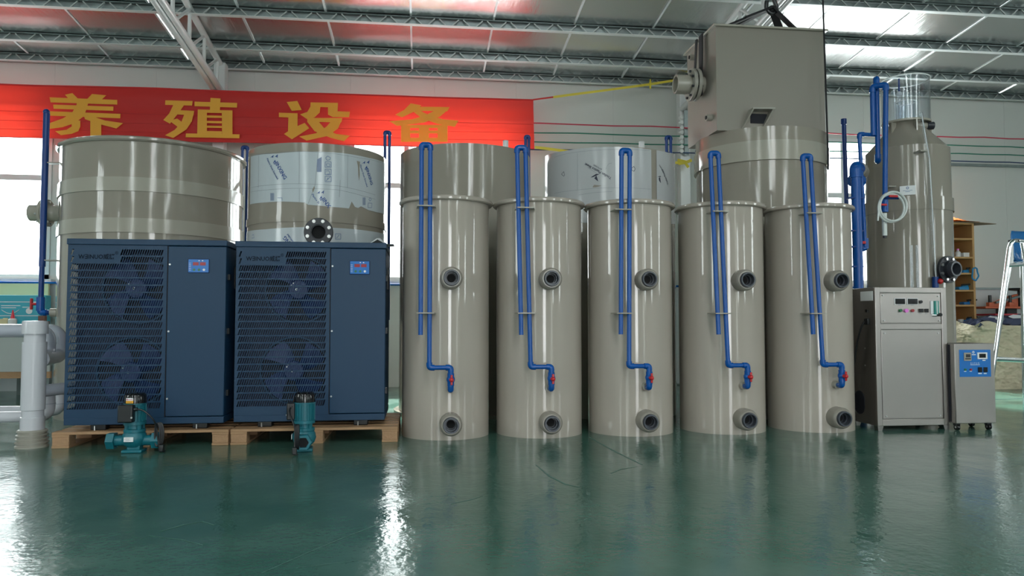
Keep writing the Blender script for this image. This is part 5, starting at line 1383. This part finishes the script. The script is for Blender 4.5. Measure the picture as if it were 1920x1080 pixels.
# white bottles and boxes on the third shelf, blue tools on the shelves below
z = on_shelf(2); q = at(1796, 480, ry+.12)
t = thing('spray_bottle', (q.x, ry+.12, z), 'small white bottle with a pink cap on the rack', 'bottle')
MB().lathe((q.x, ry+.12), [(0, z), (.035, z), (.035, z+.07), (.015, z+.09), (.015, z+.10), (0, z+.10)], 20).build('bottle_body', 'white_plastic', t); MB().lathe((q.x, ry+.12), [(.017, z+.098), (.017, z+.118), (0, z+.118)], 16).build('bottle_cap', 'pink_lamp', t)
q = at(1810, 480, ry+.1); o = MB().bb(q.x-.055, q.x+.055, ry+.06, ry+.16, z, z+.055).bb(q.x-.058, q.x+.058, ry+.057, ry+.163, z+.05, z+.062).build('parts_box', 'white_plastic', origin=(q.x, ry+.1, z), bevel=.003); tag(o, 'white lidded parts box beside the small bottle on the rack', 'box')
def tool(px, k, w, h, label, loop=False, m_='sky_blue'):
    z = on_shelf(k); q = at(px, 500, ry+.12); t = thing('clamp_tool', (q.x, ry+.12, z), label, 'tool', 'blue tools on the pine rack')
    mb = MB().box((q.x, ry+.12, z+h*.25), (w, .10, h*.5)); mb.sphere((q.x+w*.2, ry+.10, z+h*.6), h*.42, 14, 8, (1.4, 1, .8)); mb.build('tool_body', m_, t, bevel=.01)
    MB().cyl((q.x-w*.3, ry+.06, z+h*.75), (q.x+w*.45, ry+.05, z+h*.85), .012, 10).build('tool_grip', 'black_plastic', t)
    if loop:
        P_ = [(q.x+.045*math.cos(2*math.pi*i/24)+.02, ry-.012+.01*math.sin(i), z-.02+.085*math.sin(2*math.pi*i/24)) for i in range(24)]; MB().tube(P_, .010, 8, closed=True).build('tool_strap', m_, t)
tool(1812, 3, .17, .085, 'light blue strap clamp with a loop hanging over the shelf edge', True)
tool(1802, 4, .15, .09, 'blue clamp tool lying on the shelf below the looped strap')
tool(1812, 5, .18, .08, 'blue clamp tool with black grip on the pegged shelf of the rack', m_='chair_blue')
tool(1812, 6, .18, .12, 'stacked blue tool case on the shelf with the white cup', m_='chair_blue')
tool(1808, 7, .22, .16, 'large rounded blue tool on the low shelf of the rack', m_='sky_blue')
z = on_shelf(6); q = at(1801, 600, ry+.04); o = MB().lathe((q.x, ry+.04), [(0, z), (.03, z), (.036, z+.07), (.033, z+.07), (.028, z+.005), (0, z+.005)], 20).build('white_cup', 'white_plastic', origin=(q.x, ry+.04, z)); tag(o, 'white cup beside the stacked blue tool case', 'cup')
# big woven sack
g = gnd(1885, 724); gy2 = g.y - .40
sxa, sxb = at(1838, 680, gy2).x, at(1990, 680, gy2).x; szt = at(1880, 606, gy2).z
t = thing('bulk_sack', ((sxa+sxb)/2, gy2+.35, 0), 'big crumpled cream bulk sack stuffed with dark wrapping', 'sack')
N = 56; rowsz = 16; V = []; cx = (sxa+sxb)/2; hw = (sxb-sxa)/2; hd = .28
for j in range(rowsz+1):
    fz = j/rowsz
    for i in range(N):
        a = 2*math.pi*i/N; ca, sa = math.cos(a), math.sin(a); e = .5
        x = math.copysign(abs(ca)**e, ca)*hw; y = math.copysign(abs(sa)**e, sa)*hd
        k_ = 1 + .05*math.sin(fz*math.pi) + .022*math.sin(fz*24+3*math.sin(a*2)+1.3*math.sin(a*5)) + .02*math.sin(a*9+fz*11) + random.uniform(-.018, .018)
        V.append((cx+x*k_, gy2+hd+y*k_, szt*fz + (.03*math.sin(a*5) if j == rowsz else 0)))
Fc = [(j*N+i, j*N+(i+1) % N, (j+1)*N+(i+1) % N, (j+1)*N+i) for j in range(rowsz) for i in range(N)]
MB().add(V, Fc + [tuple(range(N))]).build('sack_cloth', 'sack', t)
V = []; n_ = 14
for j in range(n_+1):
    for i in range(n_+1):
        a, b_ = i/n_*2-1, j/n_*2-1; V.append((cx+a*hw*.93, gy2+hd+b_*hd*.9, szt-.03+.10*(1-a*a)*(1-b_*b_)+random.uniform(-.03, .05)))
Fc = [(j*(n_+1)+i, j*(n_+1)+i+1, (j+1)*(n_+1)+i+1, (j+1)*(n_+1)+i) for j in range(n_) for i in range(n_)]
MB().add(V, Fc).build('sack_filling', 'sack_dark', t, smooth=False)
for k in range(7):
    x = cx-hw*.7+k*hw*.24; MB().prism([(0,0), (.16,.02), (.20,.09), (.07,.13), (-.03,.06)], lambda a, b_, h: Vector((x+a, gy2+.12+.06*(k % 3)+b_*.6, szt+.03+b_*.35+h+.01*k)), .006).build('wrapping_scrap', 'paper' if k % 2 else 'sack_dark', t)
# heat press on a stand behind the sack
hy = gy2 + .62
q = at(1905, 575, hy)
t = thing('press_machine', (q.x+.25, hy+.15, 0), 'orange and red bench press with black knobs and handwheel behind the sack', 'machine')
z1, z2 = at(1890, 577, hy).z, at(1890, 590, hy).z
xa = at(1848, 577, hy).x; xb = xa + 1.0
MB().bb(xa, xb, hy, hy+.4, z1-.01, z1+.018).build('upper_platen', 'press_orange', t, bevel=.004)
MB().bb(xa+.14, xb, hy, hy+.4, z2-.012, z2+.014).build('lower_platen', 'press_red', t, bevel=.004)
MB().bb(xa+.30, xb-.1, hy+.08, hy+.32, 0, z2-.01).build('pedestal', 'dark_green', t, bevel=.01)
MB().bb(xa+.40, xa+.55, hy+.1, hy+.3, z2, z1).build('spacer', 'black_plastic', t)
MB().prism([(xa+.12, 0), (xa+.60, 0), (xa+.98, 0), (xa+.98, .20), (xa+.55, .17), (xa+.40, .13), (xa+.22, .06)], lambda a, b_, h: Vector((a, hy+.10+h, z1+.018+b_)), .05).build('press_arm', 'press_orange', t, bevel=.006)
MB().bar((xa+.20, hy+.06, z1+.07), (xa+.62, hy+.06, z1+.17), .03, .028).build('linkage', 'galv_dark', t)
for px in (1856, 1894):
    q = at(px, 566, hy+.05); MB().box((q.x, hy+.05, z1+.045), (.07,.06,.055)).build('clamp_base', 'press_orange', t, bevel=.005)
    MB().cyl((q.x, hy+.05, z1+.06), (q.x, hy+.05, z1+.06+.11), .020, 16).build('knob', 'black_plastic', t, bevel=.004)
q = at(1912, 543, hy+.1); MB().lathe((q.x, q.y), [(0, q.z-.02), (.05, q.z-.02), (.17, q.z-.006), (.175, q.z+.008), (.16, q.z+.018), (0, q.z+.012)], 36).cyl((q.x, q.y, z1), (q.x, q.y, q.z), .03, 16).build('handwheel', 'black_plastic', t)
# tall steel chair with blue shell seat
hy = 6.35
t = thing('tall_chair', (at(1960, 780, hy).x, hy+.25, 0), 'tall chrome tube chair with a blue plastic shell seat', 'chair')
def cp(px, py, dy=0): return at(px, py, hy+dy)
la, lb_ = cp(1893, 462), cp(1868, 648); sl2 = (lb_-la)/(la.z-lb_.z); foot = la + sl2*la.z; foot.z = 0
arm_r = Vector((.62, 0, 0))
fr_x = .60
MB().tube([foot, la, la+Vector((.03,.0,.05)), la+Vector((.10,.02,.06)), la+Vector((fr_x-.10,.02,.0))], .020, 14, bend=.06).build('leg', 'chrome', t)
rl = la+Vector((fr_x-.25,0,0)); 
MB().tube([(foot.x+fr_x+.30, hy, 0), cp(1922, 500)+Vector((.02,0,0)), cp(1917, 455)], .020, 14, bend=.05).build('leg', 'chrome', t)
ra, rb_ = at(1894, 495, hy+.42), at(1868, 650, hy+.42); rs2 = (rb_-ra)/(ra.z-rb_.z); MB().tube([(ra+rs2*ra.z), ra], .020, 14).build('leg', 'chrome', t)
MB().tube([(foot.x+fr_x+.25, hy+.52, 0), la+Vector((fr_x-.1,.42,0))], .020, 14).build('leg', 'chrome', t)
a, b_ = cp(1866, 673), cp(1935, 680); MB().cyl(a, (foot.x+fr_x+.25, hy, b_.z), .022, 14).build('foot_rail', 'chrome', t)
MB().cyl((a.x, hy, a.z), (a.x+.05, hy+.5, a.z), .018, 12).build('side_rail', 'chrome', t)
a, b_ = cp(1886, 498), cp(1925, 491); MB().cyl(a, b_+Vector((.25,0,.0)), .019, 14).build('seat_rail', 'chrome', t)
MB().cyl(cp(1897, 458, .03), cp(1897, 494, .03), .014, 12).build('arm_post', 'white_plastic', t)
a = cp(1897, 454, .02); MB().box(a+Vector((.02,0,.012)), (.09,.05,.02)).build('arm_pad', 'black_plastic', t, bevel=.006)
s0, s1 = cp(1900, 490, .06), cp(1905, 438, .30); s0.x = at(1889, 470, hy+.48).x; s1.z = at(1905, 436, hy+.5).z
V = []; n1_, n2_ = 14, 18; sw = .44
for j in range(n2_+1):
    f_ = j/n2_
    if f_ < .5: y = hy+.04+.40*(f_/.5); z = s0.z-.01+.02*math.cos(f_*6)
    else: k_ = (f_-.5)/.5; y = hy+.44+.06*k_; z = s0.z+.01+(s1.z-s0.z)*k_
    for i in range(n1_+1):
        a = i/n1_*2-1; cn = 1-.10*max(0, (abs(f_-.5)-.36)/.14)**2
        V.append((s0.x+sw/2+a*sw/2*cn, y-.05*a*a*(1 if f_ > .5 else 0), z+.05*a*a*(1 if f_ <= .5 else .0)))
Fc = [(j*(n1_+1)+i, j*(n1_+1)+i+1, (j+1)*(n1_+1)+i+1, (j+1)*(n1_+1)+i) for j in range(n2_) for i in range(n1_)]
o = MB().add(V, Fc).build('shell_seat', 'chair_blue', t)
md = o.modifiers.new('thick', 'SOLIDIFY'); md.thickness = .010

# joint line in the floor near the far wall
g = gnd(1890, 748); o = MB().bb(at(1600, 748, g.y).x, ROOM_X1, g.y-.006, g.y+.006, -.001, .002).build('trim_3', 'dark_green'); tag(o, kind='structure')

# scuff marks worn into the floor coating
mat('scuff', (0.075, 0.17, 0.14), 0.45)
fl_ = bpy.data.objects['floor']
for pts, w in (([(1005, 872), (1030, 893), (1060, 908), (1088, 914)], .012), ([(1105, 820), (1150, 845), (1205, 872)], .016), ([(490, 1075), (580, 1035), (640, 1010), (705, 985)], .006), ([(1145, 888), (1165, 880), (1195, 875)], .008), ([(300, 997), (345, 984), (380, 978), (402, 985)], .012), ([(280, 1005), (340, 1012), (380, 1022)], .007), ([(555, 1065), (630, 1056), (700, 1048)], .006), ([(845, 945), (880, 938), (905, 930)], .006)):
    V = []
    for i, p in enumerate(pts):
        q = gnd(*p); d = (gnd(*pts[min(i+1, len(pts)-1)]) - gnd(*pts[max(i-1, 0)])).normalized(); n = Vector((-d.y, d.x, 0))*w*(.5 if i in (0, len(pts)-1) else 1)*.5
        V += [q-n+Vector((0,0,.0008)), q+n+Vector((0,0,.0008))]
    MB().add(V, [(2*i, 2*i+1, 2*i+3, 2*i+2) for i in range(len(pts)-1)]).build('scuff_mark', 'scuff', fl_)

bpy.context.view_layer.update()
for o in bpy.data.objects:
    if '_base' in o: del o['_base']
